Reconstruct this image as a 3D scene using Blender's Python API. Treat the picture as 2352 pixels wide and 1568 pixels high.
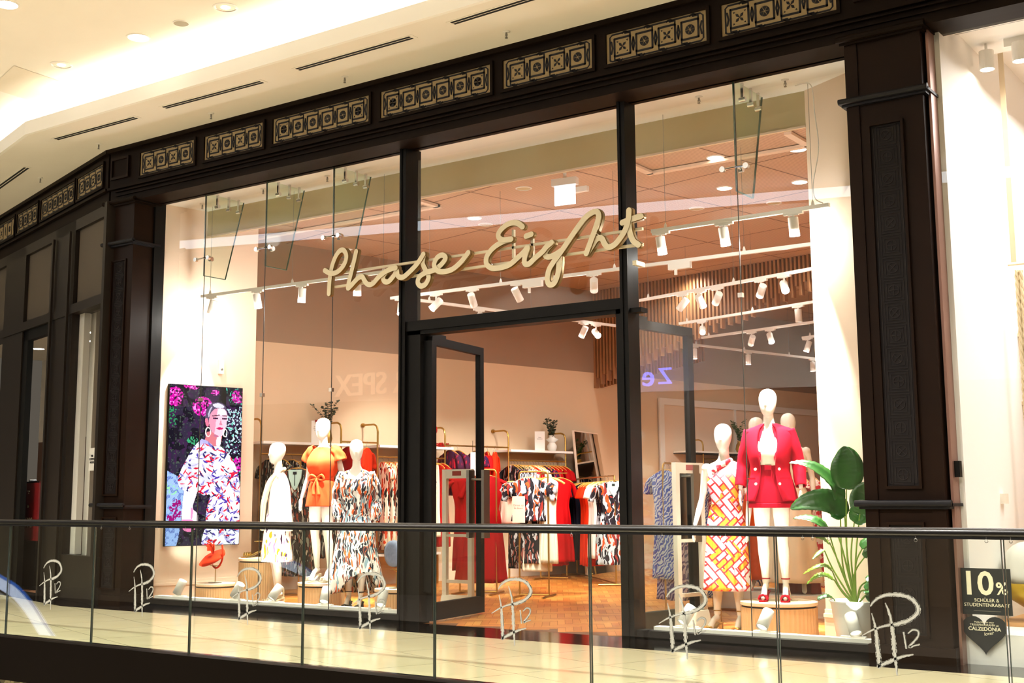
import bpy, math, random
from mathutils import Vector, Matrix
random.seed(7)
sc = bpy.context.scene
for o in list(bpy.data.objects): bpy.data.objects.remove(o)
COL = sc.collection
R = math.radians

# ---------------------------------------------------------------- camera, world, exposure
YAW, PITCH, ROLL, FPX, PX, PY = R(36.3), R(8.306), R(-0.184), 2899.9, 1106.35, 730.3
CAM = Vector((0, -9.9, 1.174))
_f = Vector((-math.sin(YAW)*math.cos(PITCH), math.cos(YAW)*math.cos(PITCH), math.sin(PITCH)))
_r0 = Vector((math.cos(YAW), math.sin(YAW), 0)); _u0 = _r0.cross(_f)
_r = _r0*math.cos(ROLL) + _u0*math.sin(ROLL); _u = -_r0*math.sin(ROLL) + _u0*math.cos(ROLL)
cd = bpy.data.cameras.new('camera'); cam = bpy.data.objects.new('camera', cd); COL.objects.link(cam)
M = Matrix(((_r.x, _u.x, -_f.x, CAM.x), (_r.y, _u.y, -_f.y, CAM.y), (_r.z, _u.z, -_f.z, CAM.z), (0, 0, 0, 1)))
cam.matrix_world = M
cd.sensor_width = 36; cd.lens = FPX/2352*36
cd.shift_x = (1176-PX)/2352; cd.shift_y = (PY-784)/2352
cd.clip_end = 300
sc.camera = cam
w = bpy.data.worlds.new('world'); sc.world = w; w.use_nodes = True
w.node_tree.nodes['Background'].inputs[0].default_value = (1.0, 0.86, 0.68, 1)
w.node_tree.nodes['Background'].inputs[1].default_value = 0.05
sc.view_settings.view_transform = 'Standard'; sc.view_settings.look = 'None'
sc.view_settings.gamma = 1; sc.view_settings.use_curve_mapping = False
sc.view_settings.exposure = 1.0
cy = sc.cycles
cy.max_bounces = 8; cy.diffuse_bounces = 4; cy.glossy_bounces = 4; cy.transmission_bounces = 6
cy.transparent_max_bounces = 24; cy.caustics_reflective = False; cy.caustics_refractive = False
cy.use_denoising = True; cy.sample_clamp_indirect = 4.0; cy.use_adaptive_sampling = True; cy.adaptive_threshold = 0.045
cy.blur_glossy = 0.5

def at(x, y, X=None, Y=None, Z=None, L=None):
    """world point seen at photo pixel x,y on the plane X=, Y=, Z= or the vertical plane through L"""
    d = _f + _r*(x-PX)/FPX - _u*(y-PY)/FPX
    if X is not None: t = (X-CAM.x)/d.x
    elif Y is not None: t = (Y-CAM.y)/d.y
    elif Z is not None: t = (Z-CAM.z)/d.z
    else:
        p0, p1 = L; n = Vector((p1[1]-p0[1], -(p1[0]-p0[0]), 0))
        t = (Vector((p0[0], p0[1], 0))-CAM).dot(n)/d.dot(n)
    return CAM + d*t

D2 = Vector((.208, .978, 0)).normalized()      # direction of the shop's long side wall
N2 = Vector((.978, -.208, 0)).normalized()     # its normal, into the shop
W2 = Vector((-12.15, 5.28, 0))                 # a point of that wall
WL = Vector((-12.30, 0, 0))                    # wing wall by the window, parallel to it
DL = Vector((-.957, .291, 0)).normalized()     # direction of the neighbour facade on the left
BL = Vector((-12.77, -.35, 0))
def wall2(s, o=0, z=0):                        # point at depth Y=s on the side wall, o in front of it
    t = (s-W2.y)/D2.y
    return W2 + D2*t + N2*o + Vector((0, 0, z))
def pl(p, d): return ((p.x, p.y), (p.x+d.x, p.y+d.y))
def off2(o): return pl(W2+N2*o, D2)

# ---------------------------------------------------------------- materials
def lin(c):
    def f(v):
        v /= 255
        return v/12.92 if v <= .04045 else ((v+.055)/1.055)**2.4
    return (f(c[0]), f(c[1]), f(c[2]), 1)
def newmat(name):
    m = bpy.data.materials.new(name); m.use_nodes = True
    nt = m.node_tree; nt.nodes.clear()
    out = nt.nodes.new('ShaderNodeOutputMaterial')
    return m, nt, out
def N(nt, t, **kw):
    n = nt.nodes.new(t)
    for k, v in kw.items():
        if k.startswith('i_'):
            n.inputs[k[2:].replace('_', ' ')].default_value = v
        else: setattr(n, k, v)
    return n
def mat(name, rgb, rough=.5, metal=0, spec=.5, coat=0, noise=0, nscale=8, bump=0, bscale=40, rgb2=None, emit=None, estr=0, sheen=0):
    m, nt, out = newmat(name)
    b = N(nt, 'ShaderNodeBsdfPrincipled'); nt.links.new(b.outputs[0], out.inputs[0])
    b.inputs['Base Color'].default_value = lin(rgb); b.inputs['Roughness'].default_value = rough
    b.inputs['Metallic'].default_value = metal; b.inputs['Specular IOR Level'].default_value = spec
    b.inputs['Coat Weight'].default_value = coat
    if sheen: b.inputs['Sheen Weight'].default_value = sheen
    if emit:
        b.inputs['Emission Color'].default_value = lin(emit); b.inputs['Emission Strength'].default_value = estr
    if noise or bump:
        tc = N(nt, 'ShaderNodeTexCoord')
        if noise:
            nz = N(nt, 'ShaderNodeTexNoise'); nz.inputs['Scale'].default_value = nscale; nz.inputs['Detail'].default_value = 4
            nt.links.new(tc.outputs['Object'], nz.inputs['Vector'])
            mx = N(nt, 'ShaderNodeMix', data_type='RGBA')
            mx.inputs[6].default_value = lin(rgb)
            c2 = rgb2 or tuple(max(0, v*(1-noise)) for v in rgb); mx.inputs[7].default_value = lin(c2)
            nt.links.new(nz.outputs[0], mx.inputs[0]); nt.links.new(mx.outputs[2], b.inputs['Base Color'])
        if bump:
            n2 = N(nt, 'ShaderNodeTexNoise'); n2.inputs['Scale'].default_value = bscale; n2.inputs['Detail'].default_value = 3
            nt.links.new(tc.outputs['Object'], n2.inputs['Vector'])
            bp = N(nt, 'ShaderNodeBump'); bp.inputs['Strength'].default_value = bump; bp.inputs['Distance'].default_value = .01
            nt.links.new(n2.outputs[0], bp.inputs['Height']); nt.links.new(bp.outputs[0], b.inputs['Normal'])
    return m
def emis(name, rgb, s):
    m, nt, out = newmat(name); e = N(nt, 'ShaderNodeEmission')
    e.inputs[0].default_value = lin(rgb); e.inputs[1].default_value = s; nt.links.new(e.outputs[0], out.inputs[0]); return m
def glass(name, tint=(255, 255, 255), refl=1.0, rough=0.0):
    """thin architectural glass: Schlick reflection over clear transparency"""
    m, nt, out = newmat(name)
    lw = N(nt, 'ShaderNodeLayerWeight'); lw.inputs[0].default_value = .5
    pw = N(nt, 'ShaderNodeMath', operation='POWER'); pw.inputs[1].default_value = 5; nt.links.new(lw.outputs['Facing'], pw.inputs[0])
    mu = N(nt, 'ShaderNodeMath', operation='MULTIPLY_ADD'); mu.inputs[1].default_value = .92*refl; mu.inputs[2].default_value = .075*refl
    nt.links.new(pw.outputs[0], mu.inputs[0])
    tr = N(nt, 'ShaderNodeBsdfTransparent'); tr.inputs[0].default_value = lin(tint)
    gl = N(nt, 'ShaderNodeBsdfGlossy'); gl.inputs['Roughness'].default_value = rough
    mx = N(nt, 'ShaderNodeMixShader'); nt.links.new(mu.outputs[0], mx.inputs[0])
    nt.links.new(tr.outputs[0], mx.inputs[1]); nt.links.new(gl.outputs[0], mx.inputs[2]); nt.links.new(mx.outputs[0], out.inputs[0])
    return m
def ramp(nt, fac, stops):
    r = N(nt, 'ShaderNodeValToRGB'); r.color_ramp.interpolation = 'CONSTANT'
    e = r.color_ramp.elements
    e[0].position = 0; e[0].color = lin(stops[0][1]); e[1].position = stops[1][0]; e[1].color = lin(stops[1][1])
    for p, c in stops[2:]:
        q = e.new(p); q.color = lin(c)
    nt.links.new(fac, r.inputs[0]); return r.outputs[0]
def leafprint(name, base, stops, scale=26, cover=.5, rough=.7):
    """swirling small leaf strokes: two layers of stretched cells turned different ways, bent by noise"""
    m, nt, out = newmat(name); b = N(nt, 'ShaderNodeBsdfPrincipled'); b.inputs['Roughness'].default_value = rough; b.inputs['Specular IOR Level'].default_value = .15
    nt.links.new(b.outputs[0], out.inputs[0])
    tc = N(nt, 'ShaderNodeTexCoord')
    nz = N(nt, 'ShaderNodeTexNoise'); nz.inputs['Scale'].default_value = 5; nt.links.new(tc.outputs['Object'], nz.inputs['Vector'])
    mixv = N(nt, 'ShaderNodeMix', data_type='RGBA'); mixv.blend_type = 'ADD'; mixv.inputs[0].default_value = .14
    nt.links.new(tc.outputs['Object'], mixv.inputs[6]); nt.links.new(nz.outputs['Color'], mixv.inputs[7])
    cur = None
    for k, (rot, sc3, sd) in enumerate([((.2, .5, .3), (1, 1, .15), 0), ((.4, -.9, 1.0), (1, 1.1, .15), 3), ((1.1, 1.2, .4), (1, 1, .15), 9)]):
        mp = N(nt, 'ShaderNodeMapping'); mp.inputs['Rotation'].default_value = rot; mp.inputs['Scale'].default_value = sc3
        mp.inputs['Location'].default_value = (sd, sd, sd)
        nt.links.new(mixv.outputs[2], mp.inputs[0])
        v = N(nt, 'ShaderNodeTexVoronoi'); v.inputs['Scale'].default_value = scale; nt.links.new(mp.outputs[0], v.inputs['Vector'])
        sp = N(nt, 'ShaderNodeSeparateColor'); nt.links.new(v.outputs['Color'], sp.inputs[0])
        rc = ramp(nt, sp.outputs[0], stops)
        th = N(nt, 'ShaderNodeMath', operation='LESS_THAN'); th.inputs[1].default_value = cover*.6
        nt.links.new(v.outputs['Distance'], th.inputs[0])
        mx = N(nt, 'ShaderNodeMix', data_type='RGBA'); nt.links.new(th.outputs[0], mx.inputs[0])
        if cur is None: mx.inputs[6].default_value = lin(base)
        else: nt.links.new(cur, mx.inputs[6])
        nt.links.new(rc, mx.inputs[7]); cur = mx.outputs[2]
    nt.links.new(cur, b.inputs['Base Color']); return m
def geoprint(name, stops, scale=9, metric='CHEBYCHEV', rot=(0, .6, 0), rough=.6):
    m, nt, out = newmat(name); b = N(nt, 'ShaderNodeBsdfPrincipled'); b.inputs['Roughness'].default_value = rough
    nt.links.new(b.outputs[0], out.inputs[0]); tc = N(nt, 'ShaderNodeTexCoord')
    mp = N(nt, 'ShaderNodeMapping'); mp.inputs['Rotation'].default_value = rot; nt.links.new(tc.outputs['Object'], mp.inputs[0])
    v = N(nt, 'ShaderNodeTexVoronoi', distance=metric); v.inputs['Scale'].default_value = scale; v.inputs['Randomness'].default_value = .8
    nt.links.new(mp.outputs[0], v.inputs['Vector'])
    sp = N(nt, 'ShaderNodeSeparateColor'); nt.links.new(v.outputs['Color'], sp.inputs[0])
    nt.links.new(ramp(nt, sp.outputs[0], stops), b.inputs['Base Color']); return m
def zebra(name, c1, c2, scale=14, dist=9):
    m, nt, out = newmat(name); b = N(nt, 'ShaderNodeBsdfPrincipled'); b.inputs['Roughness'].default_value = .7
    nt.links.new(b.outputs[0], out.inputs[0]); tc = N(nt, 'ShaderNodeTexCoord')
    v = N(nt, 'ShaderNodeTexWave'); v.inputs['Scale'].default_value = scale; v.inputs['Distortion'].default_value = dist; v.inputs['Detail'].default_value = 2
    v.bands_direction = 'DIAGONAL'
    nt.links.new(tc.outputs['Object'], v.inputs['Vector'])
    nt.links.new(ramp(nt, v.outputs['Fac'], [(0, c1), (.5, c2)]), b.inputs['Base Color']); return m

MT = {}
MT['plaster'] = mat('cream_plaster', (246, 240, 228), .85, noise=.03, nscale=2, bump=.05, bscale=200)
MT['trough'] = mat('white_cove_paint', (250, 248, 240), .8)
MT['bronze'] = mat('dark_bronze_panelling', (24, 14, 7), .5, spec=.07, noise=.18, nscale=2.5)
MT['bronze2'] = mat('dark_brown_wood_panelling', (32, 18, 9), .42, spec=.09, noise=.25, nscale=3)
MT['black'] = mat('black_powder_coat', (12, 11, 10), .5, spec=.15)
MT['tan'] = mat('aged_tan_panel', (160, 138, 94), .6, noise=.12, nscale=12)
MT['ink'] = mat('dark_inlay', (16, 15, 20), .5, spec=.25)
MT['relief'] = mat('dark_relief', (18, 12, 11), .6, spec=.2)
MT['relief2'] = mat('relief_line', (30, 23, 22), .5, spec=.25)
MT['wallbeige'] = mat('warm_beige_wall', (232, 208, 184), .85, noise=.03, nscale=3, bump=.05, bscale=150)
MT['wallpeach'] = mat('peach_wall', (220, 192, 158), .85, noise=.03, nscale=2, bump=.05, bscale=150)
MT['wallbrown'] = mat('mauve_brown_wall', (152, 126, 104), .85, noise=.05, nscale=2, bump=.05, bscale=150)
MT['bulkhead'] = mat('aged_bulkhead', (206, 196, 160), .8, noise=.55, nscale=1.1, rgb2=(186, 158, 104))
MT['white'] = mat('white_metal', (238, 234, 226), .4, spec=.5)
MT['whitegloss'] = mat('mannequin_white_gloss', (245, 238, 224), .22, spec=.5)
MT['brass'] = mat('brushed_brass', (196, 158, 84), .32, metal=1)
MT['chrome'] = mat('chrome', (215, 215, 215), .15, metal=1)
MT['steel'] = mat('brushed_steel', (150, 148, 142), .35, metal=1)
MT['hanger'] = mat('pale_hanger_wood', (224, 168, 70), .45, noise=.15, nscale=20)
MT['oak'] = mat('fluted_oak', (214, 178, 128), .55, noise=.1, nscale=10)
MT['oaktop'] = mat('pale_oak_top', (232, 208, 172), .5)
MT['slat'] = mat('walnut_slat', (176, 124, 80), .55, noise=.2, nscale=6)
MT['slatback'] = mat('slat_backing', (66, 42, 28), .8)
MT['farfloor'] = mat('far_gallery_floor', (70, 60, 50), .4)
MT['granite'] = mat('dark_granite', (34, 28, 27), .12, spec=.5, noise=.3, nscale=14)
MT['sign'] = mat('cream_sign_face', (236, 226, 196), .45)
MT['signside'] = mat('bronze_sign_return', (136, 110, 62), .4, metal=.4)
MT['glass'] = glass('window_glass', (251, 252, 251), .85)
MT['glassfin'] = glass('green_fin_glass', (243, 250, 244), .35)
MT['joint'] = mat('glass_joint_seal', (52, 50, 44), .3)
MT['finedge'] = mat('green_glass_edge', (24, 74, 60), .15, spec=.8)
MT['balglass'] = glass('balustrade_glass', (246, 250, 246), .6)
MT['glassedge'] = mat('polished_glass_edge', (44, 52, 46), .15, spec=.7)
MT['frost'] = mat('frosted_film', (150, 149, 136), .8)
MT['lamp'] = emis('lamp_lens', (255, 244, 226), 30)
MT['lampoff'] = mat('lamp_lens_side', (205, 205, 200), .2, emit=(255, 240, 220), estr=1.2)
MT['led'] = emis('led_strip', (255, 246, 230), 5)
MT['led2'] = emis('far_led_strip', (236, 246, 255), 4)
MT['downlight'] = emis('downlight_lens', (255, 246, 226), 9)
MT['exit'] = emis('exit_panel', (232, 244, 255), 1.2)
MT['mirror'] = mat('mirror', (225, 218, 208), .02, metal=1)
MT['pot'] = mat('white_ceramic', (240, 238, 230), .35)
MT['leaf'] = mat('green_leaf', (44, 104, 30), .3, spec=.5, noise=.5, nscale=7, rgb2=(20, 62, 22))
MT['leafy'] = mat('young_leaf', (128, 168, 40), .35, noise=.3, nscale=7)
MT['stem'] = mat('leaf_stem', (118, 150, 48), .45)
MT['euca'] = mat('eucalyptus', (74, 86, 66), .6, noise=.3, nscale=30)
MT['paper'] = mat('white_card', (244, 240, 232), .8)
MT['inkgrey'] = mat('grey_lettering', (120, 112, 104), .8)
MT['blackcard'] = mat('black_card', (26, 32, 32), .7, noise=.3, nscale=10)
MT['creamink'] = mat('cream_lettering', (238, 230, 200), .7)
MT['vent'] = mat('vent_slot', (12, 10, 9), .8)
# cloth
C3 = (20, 20, 28)
MT['red'] = mat('crimson_cloth', (140, 3, 6), .75, spec=.12)
MT['bred'] = mat('bright_red_cloth', (168, 5, 9), .75, spec=.12)
MT['cherry'] = mat('raspberry_suit_cloth', (158, 0, 30), .8, spec=.12)
MT['orange'] = mat('orange_cloth', (206, 44, 10), .75, spec=.12)
MT['burnt'] = mat('burnt_orange_satin', (206, 76, 12), .4, spec=.12)
MT['rust'] = mat('rust_velvet', (132, 30, 18), .5, spec=.12, sheen=.5)
MT['coral'] = mat('coral_chiffon', (226, 78, 34), .75, spec=.12)
MT['navy'] = mat('navy_cloth', (14, 16, 30), .8, spec=.12)
MT['blackcloth'] = mat('black_cloth', (24, 22, 26), .8, spec=.12)
MT['cream'] = mat('ivory_cloth', (240, 226, 200), .8, spec=.12)
MT['whitecloth'] = mat('white_cloth', (248, 244, 236), .8, spec=.12)
MT['scarf'] = mat('champagne_chiffon', (214, 196, 158), .6, spec=.12)
MT['blush'] = mat('blush_cloth', (232, 186, 164), .8, spec=.12)
MT['mint'] = mat('mint_lining', (176, 206, 196), .8, spec=.12)
MT['p_multi'] = leafprint('multicolour_leaf_print', (206, 200, 190), [(0, (30, 34, 42)), (.36, (206, 92, 40)), (.55, (120, 146, 156)), (.7, (226, 222, 212)), (.85, (120, 70, 60))], 40, .72)
MT['p_dark'] = leafprint('dark_leaf_print', (52, 50, 48), [(0, (20, 22, 22)), (.3, (116, 60, 44)), (.5, (120, 130, 122)), (.72, (30, 32, 32)), (.88, (196, 190, 172))], 32, .66)
MT['p_orange'] = leafprint('orange_leaf_print', (240, 222, 196), [(0, (30, 20, 20)), (.3, (210, 64, 20)), (.6, (238, 206, 160)), (.8, (150, 30, 16))], 22, .62)
MT['p_lilac'] = leafprint('lilac_gold_leaf_print', (252, 248, 240), [(0, (226, 150, 30)), (.35, (150, 110, 160)), (.55, (70, 40, 70)), (.7, (252, 248, 240))], 24, .55)
MT['p_bold'] = leafprint('bold_leaf_print', (168, 176, 182), [(0, (24, 20, 26)), (.34, (200, 76, 30)), (.55, (40, 32, 40)), (.7, (186, 194, 200)), (.86, (130, 40, 36))], 24, .76)
MT['p_bw'] = leafprint('black_white_leaf_print', (26, 24, 28), [(0, (206, 206, 210)), (.3, (20, 18, 22)), (.65, (150, 90, 80))], 26, .55)
MT['p_floral'] = leafprint('berry_floral_print', (60, 14, 44), [(0, (200, 20, 50)), (.35, (40, 24, 70)), (.6, (150, 20, 60))], 18, .6)
def blockprint():
    m, nt, out = newmat('zigzag_block_print'); b = N(nt, 'ShaderNodeBsdfPrincipled'); b.inputs['Roughness'].default_value = .6; nt.links.new(b.outputs[0], out.inputs[0])
    tc = N(nt, 'ShaderNodeTexCoord'); sp = N(nt, 'ShaderNodeSeparateXYZ'); nt.links.new(tc.outputs['Object'], sp.inputs[0])
    ad = N(nt, 'ShaderNodeMath', operation='MULTIPLY_ADD'); ad.inputs[1].default_value = .5; nt.links.new(sp.outputs[1], ad.inputs[0]); nt.links.new(sp.outputs[0], ad.inputs[2])
    cb = N(nt, 'ShaderNodeCombineXYZ'); nt.links.new(ad.outputs[0], cb.inputs[0]); nt.links.new(sp.outputs[2], cb.inputs[1])
    outs = []
    for rr, wd, hh in ((50, .15, .06), (-40, .11, .05)):
        mp = N(nt, 'ShaderNodeMapping'); mp.inputs['Rotation'].default_value = (0, 0, R(rr)); nt.links.new(cb.outputs[0], mp.inputs[0])
        br = N(nt, 'ShaderNodeTexBrick'); br.offset = .37; br.inputs['Scale'].default_value = 1; br.inputs['Brick Width'].default_value = wd; br.inputs['Row Height'].default_value = hh
        br.inputs['Mortar Size'].default_value = .0075; br.inputs['Mortar Smooth'].default_value = 0; br.inputs['Color1'].default_value = (0, 0, 0, 1); br.inputs['Color2'].default_value = (1, 1, 1, 1); br.inputs['Mortar'].default_value = (0, 0, 0, 1)
        nt.links.new(mp.outputs[0], br.inputs[0])
        rc = ramp(nt, br.outputs['Color'], [(0, (252, 246, 242)), (.3, (244, 158, 30)), (.5, (252, 246, 242)), (.68, (240, 196, 212)), (.86, (244, 158, 30))])
        mx = N(nt, 'ShaderNodeMix', data_type='RGBA'); mx.inputs[7].default_value = lin((200, 30, 44)); nt.links.new(br.outputs['Fac'], mx.inputs[0]); nt.links.new(rc, mx.inputs[6]); outs.append(mx)
    mr = N(nt, 'ShaderNodeMapping'); mr.inputs['Rotation'].default_value = (0, 0, R(50)); nt.links.new(cb.outputs[0], mr.inputs[0])
    vo = N(nt, 'ShaderNodeTexVoronoi', distance='CHEBYCHEV'); vo.inputs['Scale'].default_value = 6; nt.links.new(mr.outputs[0], vo.inputs['Vector'])
    s2 = N(nt, 'ShaderNodeSeparateColor'); nt.links.new(vo.outputs['Color'], s2.inputs[0]); gt = N(nt, 'ShaderNodeMath', operation='GREATER_THAN'); gt.inputs[1].default_value = .5; nt.links.new(s2.outputs[0], gt.inputs[0])
    mx = N(nt, 'ShaderNodeMix', data_type='RGBA'); nt.links.new(gt.outputs[0], mx.inputs[0]); nt.links.new(outs[0].outputs[2], mx.inputs[6]); nt.links.new(outs[1].outputs[2], mx.inputs[7])
    nt.links.new(mx.outputs[2], b.inputs['Base Color']); return m
MT['p_geo'] = blockprint()
MT['p_tri'] = geoprint('red_triangle_print', [(0, (204, 24, 44)), (.5, (240, 214, 196))], 22, 'MANHATTAN', (0, .4, 0))
MT['z_purple'] = zebra('purple_zebra_print', (70, 56, 130), (196, 186, 214), 9, 12)
MT['z_blue'] = zebra('blue_zebra_print', (40, 84, 190), (206, 222, 240), 12, 12)
MT['z_pink'] = zebra('pink_dash_print', (170, 50, 96), (238, 206, 214), 14, 14)
MT['z_cobalt'] = zebra('cobalt_white_print', (16, 40, 130), (240, 240, 244), 5, 16)
# ---------------------------------------------------------------- mesh helpers
class MB:
    def __init__(s): s.v = []; s.f = []; s.m = []
    def add(s, vs, fs, mi=0):
        b = len(s.v); s.v += [tuple(v) for v in vs]; s.f += [tuple(b+i for i in f) for f in fs]; s.m += [mi]*len(fs); return s
    def box(s, a, b, mi=0):
        x0, y0, z0 = a; x1, y1, z1 = b
        return s.add([(x0, y0, z0), (x1, y0, z0), (x1, y1, z0), (x0, y1, z0), (x0, y0, z1), (x1, y0, z1), (x1, y1, z1), (x0, y1, z1)],
            [(0, 3, 2, 1), (4, 5, 6, 7), (0, 1, 5, 4), (1, 2, 6, 5), (2, 3, 7, 6), (3, 0, 4, 7)], mi)
    def obox(s, o, ax, ay, az, mi=0):
        o = Vector(o); ax = Vector(ax); ay = Vector(ay); az = Vector(az)
        vs = [o, o+ax, o+ax+ay, o+ay, o+az, o+ax+az, o+ax+ay+az, o+ay+az]
        return s.add(vs, [(0, 3, 2, 1), (4, 5, 6, 7), (0, 1, 5, 4), (1, 2, 6, 5), (2, 3, 7, 6), (3, 0, 4, 7)], mi)
    def tube(s, pts, r, n=8, mi=0, cap=True, ell=1.0, up=None):
        pts = [Vector(p) for p in pts]; rs = r if isinstance(r, (list, tuple)) else [r]*len(pts)
        b = len(s.v); prev = None
        for i, p in enumerate(pts):
            t = (pts[min(i+1, len(pts)-1)]-pts[max(i-1, 0)]).normalized()
            if prev is None:
                a = Vector(up) if up else (Vector((0, 0, 1)) if abs(t.z) < .9 else Vector((1, 0, 0)))
                x = (a - t*a.dot(t)).normalized()
            else: x = (prev - t*prev.dot(t)).normalized()
            prev = x; y = t.cross(x)
            for k in range(n):
                q = 2*math.pi*k/n; s.v.append(tuple(p + x*math.cos(q)*rs[i] + y*math.sin(q)*rs[i]*ell))
        for i in range(len(pts)-1):
            for k in range(n):
                k2 = (k+1) % n; s.f.append((b+i*n+k, b+i*n+k2, b+(i+1)*n+k2, b+(i+1)*n+k)); s.m.append(mi)
        if cap:
            s.f.append(tuple(b+k for k in range(n))[::-1]); s.m.append(mi)
            s.f.append(tuple(b+(len(pts)-1)*n+k for k in range(n))); s.m.append(mi)
        return s
    def lathe(s, prof, c=(0, 0, 0), n=24, mi=0, cap=True):
        b = len(s.v)
        for (r, z) in prof:
            for k in range(n):
                q = 2*math.pi*k/n; s.v.append((c[0]+r*math.cos(q), c[1]+r*math.sin(q), c[2]+z))
        for i in range(len(prof)-1):
            for k in range(n):
                k2 = (k+1) % n; s.f.append((b+i*n+k, b+i*n+k2, b+(i+1)*n+k2, b+(i+1)*n+k)); s.m.append(mi)
        if cap:
            s.f.append(tuple(b+k for k in range(n))[::-1]); s.m.append(mi)
            s.f.append(tuple(b+(len(prof)-1)*n+k for k in range(n))); s.m.append(mi)
        return s
    def rings(s, rings, mi=0, cap=True):
        b = len(s.v); n = len(rings[0])
        for r in rings: s.v += [tuple(p) for p in r]
        for i in range(len(rings)-1):
            for k in range(n):
                k2 = (k+1) % n; s.f.append((b+i*n+k, b+i*n+k2, b+(i+1)*n+k2, b+(i+1)*n+k)); s.m.append(mi)
        if cap:
            s.f.append(tuple(b+k for k in range(n))[::-1]); s.m.append(mi)
            s.f.append(tuple(b+(len(rings)-1)*n+k for k in range(n))); s.m.append(mi)
        return s
    def ball(s, c, r, n=10, mi=0, sz=1.0):
        return s.lathe([(max(.0005, r*math.sin(math.pi*i/n)), -r*sz*math.cos(math.pi*i/n)) for i in range(n+1)], c, n*2, mi)
    def prism(s, poly, o, ux, uy, th, mi=0):
        """2-D polygon in the (ux,uy) plane at o, thickened along ux x uy by th"""
        o = Vector(o); ux = Vector(ux); uy = Vector(uy); nn = ux.cross(uy).normalized()*th
        n = len(poly); a = [o+ux*p[0]+uy*p[1] for p in poly]
        return s.add(a+[p+nn for p in a], [tuple(range(n))[::-1], tuple(range(n, 2*n))]+[(i, (i+1) % n, n+(i+1) % n, n+i) for i in range(n)], mi)
    def ribbon(s, pts, w, o, ux, uy, th, mi=0, mi2=None, rough=0, cap=True, climb=0.0):
        """flat-faced stroke of width w along a smoothed 2-D path, thickened"""
        ws = w if isinstance(w, (list, tuple)) else [w]*len(pts)
        o = Vector(o); ux = Vector(ux); uy = Vector(uy); nn = ux.cross(uy).normalized()*th
        L = []; Rr = []; n = len(pts)
        for i, p in enumerate(pts):
            a = pts[max(i-1, 0)]; c = pts[min(i+1, n-1)]; dx, dy = c[0]-a[0], c[1]-a[1]; l = math.hypot(dx, dy) or 1
            h = ws[i]/2; h1 = h*(1-rough*random.random()); h2 = h*(1-rough*random.random())
            L.append((p[0]-dy/l*h1, p[1]+dx/l*h1)); Rr.append((p[0]+dy/l*h2, p[1]-dx/l*h2))
        def capp(p, q, hw):
            ang = math.atan2(p[1]-q[1], p[0]-q[0]); return [(p[0]+hw*math.cos(ang+t), p[1]+hw*math.sin(ang+t)) for t in (-1.0, -.5, 0, .5, 1.0)]
        b = len(s.v)
        cl = nn.normalized()*-climb
        for i, p in enumerate(L): s.v.append(tuple(o+ux*p[0]+uy*p[1]+cl*i))
        for i, p in enumerate(Rr): s.v.append(tuple(o+ux*p[0]+uy*p[1]+cl*i))
        for (p) in L: s.v.append(tuple(o+ux*p[0]+uy*p[1]+nn))
        for (p) in Rr: s.v.append(tuple(o+ux*p[0]+uy*p[1]+nn))
        m2 = mi if mi2 is None else mi2
        for i in range(n-1):
            s.f += [(b+i, b+i+1, b+n+i+1, b+n+i), (b+2*n+i, b+3*n+i, b+3*n+i+1, b+2*n+i+1),
                    (b+i, b+2*n+i, b+2*n+i+1, b+i+1), (b+n+i, b+n+i+1, b+3*n+i+1, b+3*n+i)]
            s.m += [mi, mi, m2, m2]
        if cap:
            for (p, q, h, ci) in ((pts[0], pts[1], ws[0]/2, 0), (pts[-1], pts[-2], ws[-1]/2, n-1)):
                ang = math.atan2(p[1]-q[1], p[0]-q[0]); k = 8
                poly = [(p[0]+h*math.cos(ang-math.pi/2+math.pi*t/k), p[1]+h*math.sin(ang-math.pi/2+math.pi*t/k)) for t in range(k+1)]
                a = [o+ux*u+uy*v+cl*ci for u, v in poly]; nb = len(s.v); kk = k+1
                s.v += [tuple(x) for x in a+[x+nn for x in a]]
                s.f += [tuple(nb+i for i in range(kk))[::-1], tuple(nb+kk+i for i in range(kk))]; s.m += [mi, mi]
                for i in range(kk-1): s.f.append((nb+i, nb+i+1, nb+kk+i+1, nb+kk+i)); s.m.append(m2)
        return s
    def build(s, name, mats, parent=None, smooth=False, loc=None, rz=0):
        me = bpy.data.meshes.new(name); me.from_pydata(s.v, [], s.f)
        mats = mats if isinstance(mats, (list, tuple)) else [mats]
        for m in mats: me.materials.append(MT[m] if isinstance(m, str) else m)
        if len(mats) > 1: me.polygons.foreach_set('material_index', s.m)
        if smooth: me.polygons.foreach_set('use_smooth', [True]*len(s.f))
        me.update()
        o = bpy.data.objects.new(name, me); COL.objects.link(o)
        if parent: o.parent = parent
        if loc is not None: o.location = loc
        o.rotation_euler.z = rz
        return o
def spline(pts, k=6):
    """Catmull-Rom through 2-D or 3-D points"""
    P = [Vector(p) for p in pts]; out = []
    for i in range(len(P)-1):
        p0 = P[max(i-1, 0)]; p1 = P[i]; p2 = P[i+1]; p3 = P[min(i+2, len(P)-1)]
        for j in range(k):
            t = j/k
            out.append(.5*((2*p1)+(p2-p0)*t+(2*p0-5*p1+4*p2-p3)*t*t+(3*p1-p0-3*p2+p3)*t**3))
    out.append(P[-1]); return out
def tag(o, label, cat, group=None, kind=None):
    o['label'] = label; o['category'] = cat
    if group: o['group'] = group
    if kind: o['kind'] = kind
    return o
def thing(name, label, cat, loc=(0, 0, 0), rz=0, group=None):
    o = bpy.data.objects.new(name, None); COL.objects.link(o); o.location = loc; o.rotation_euler = (0, 0, rz)
    o.empty_display_size = .1
    return tag(o, label, cat, group)
def struct(o): o['kind'] = 'structure'; return o
KIDS = {}
def kids(o): return [c for c in bpy.data.objects if c.parent == o]
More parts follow.
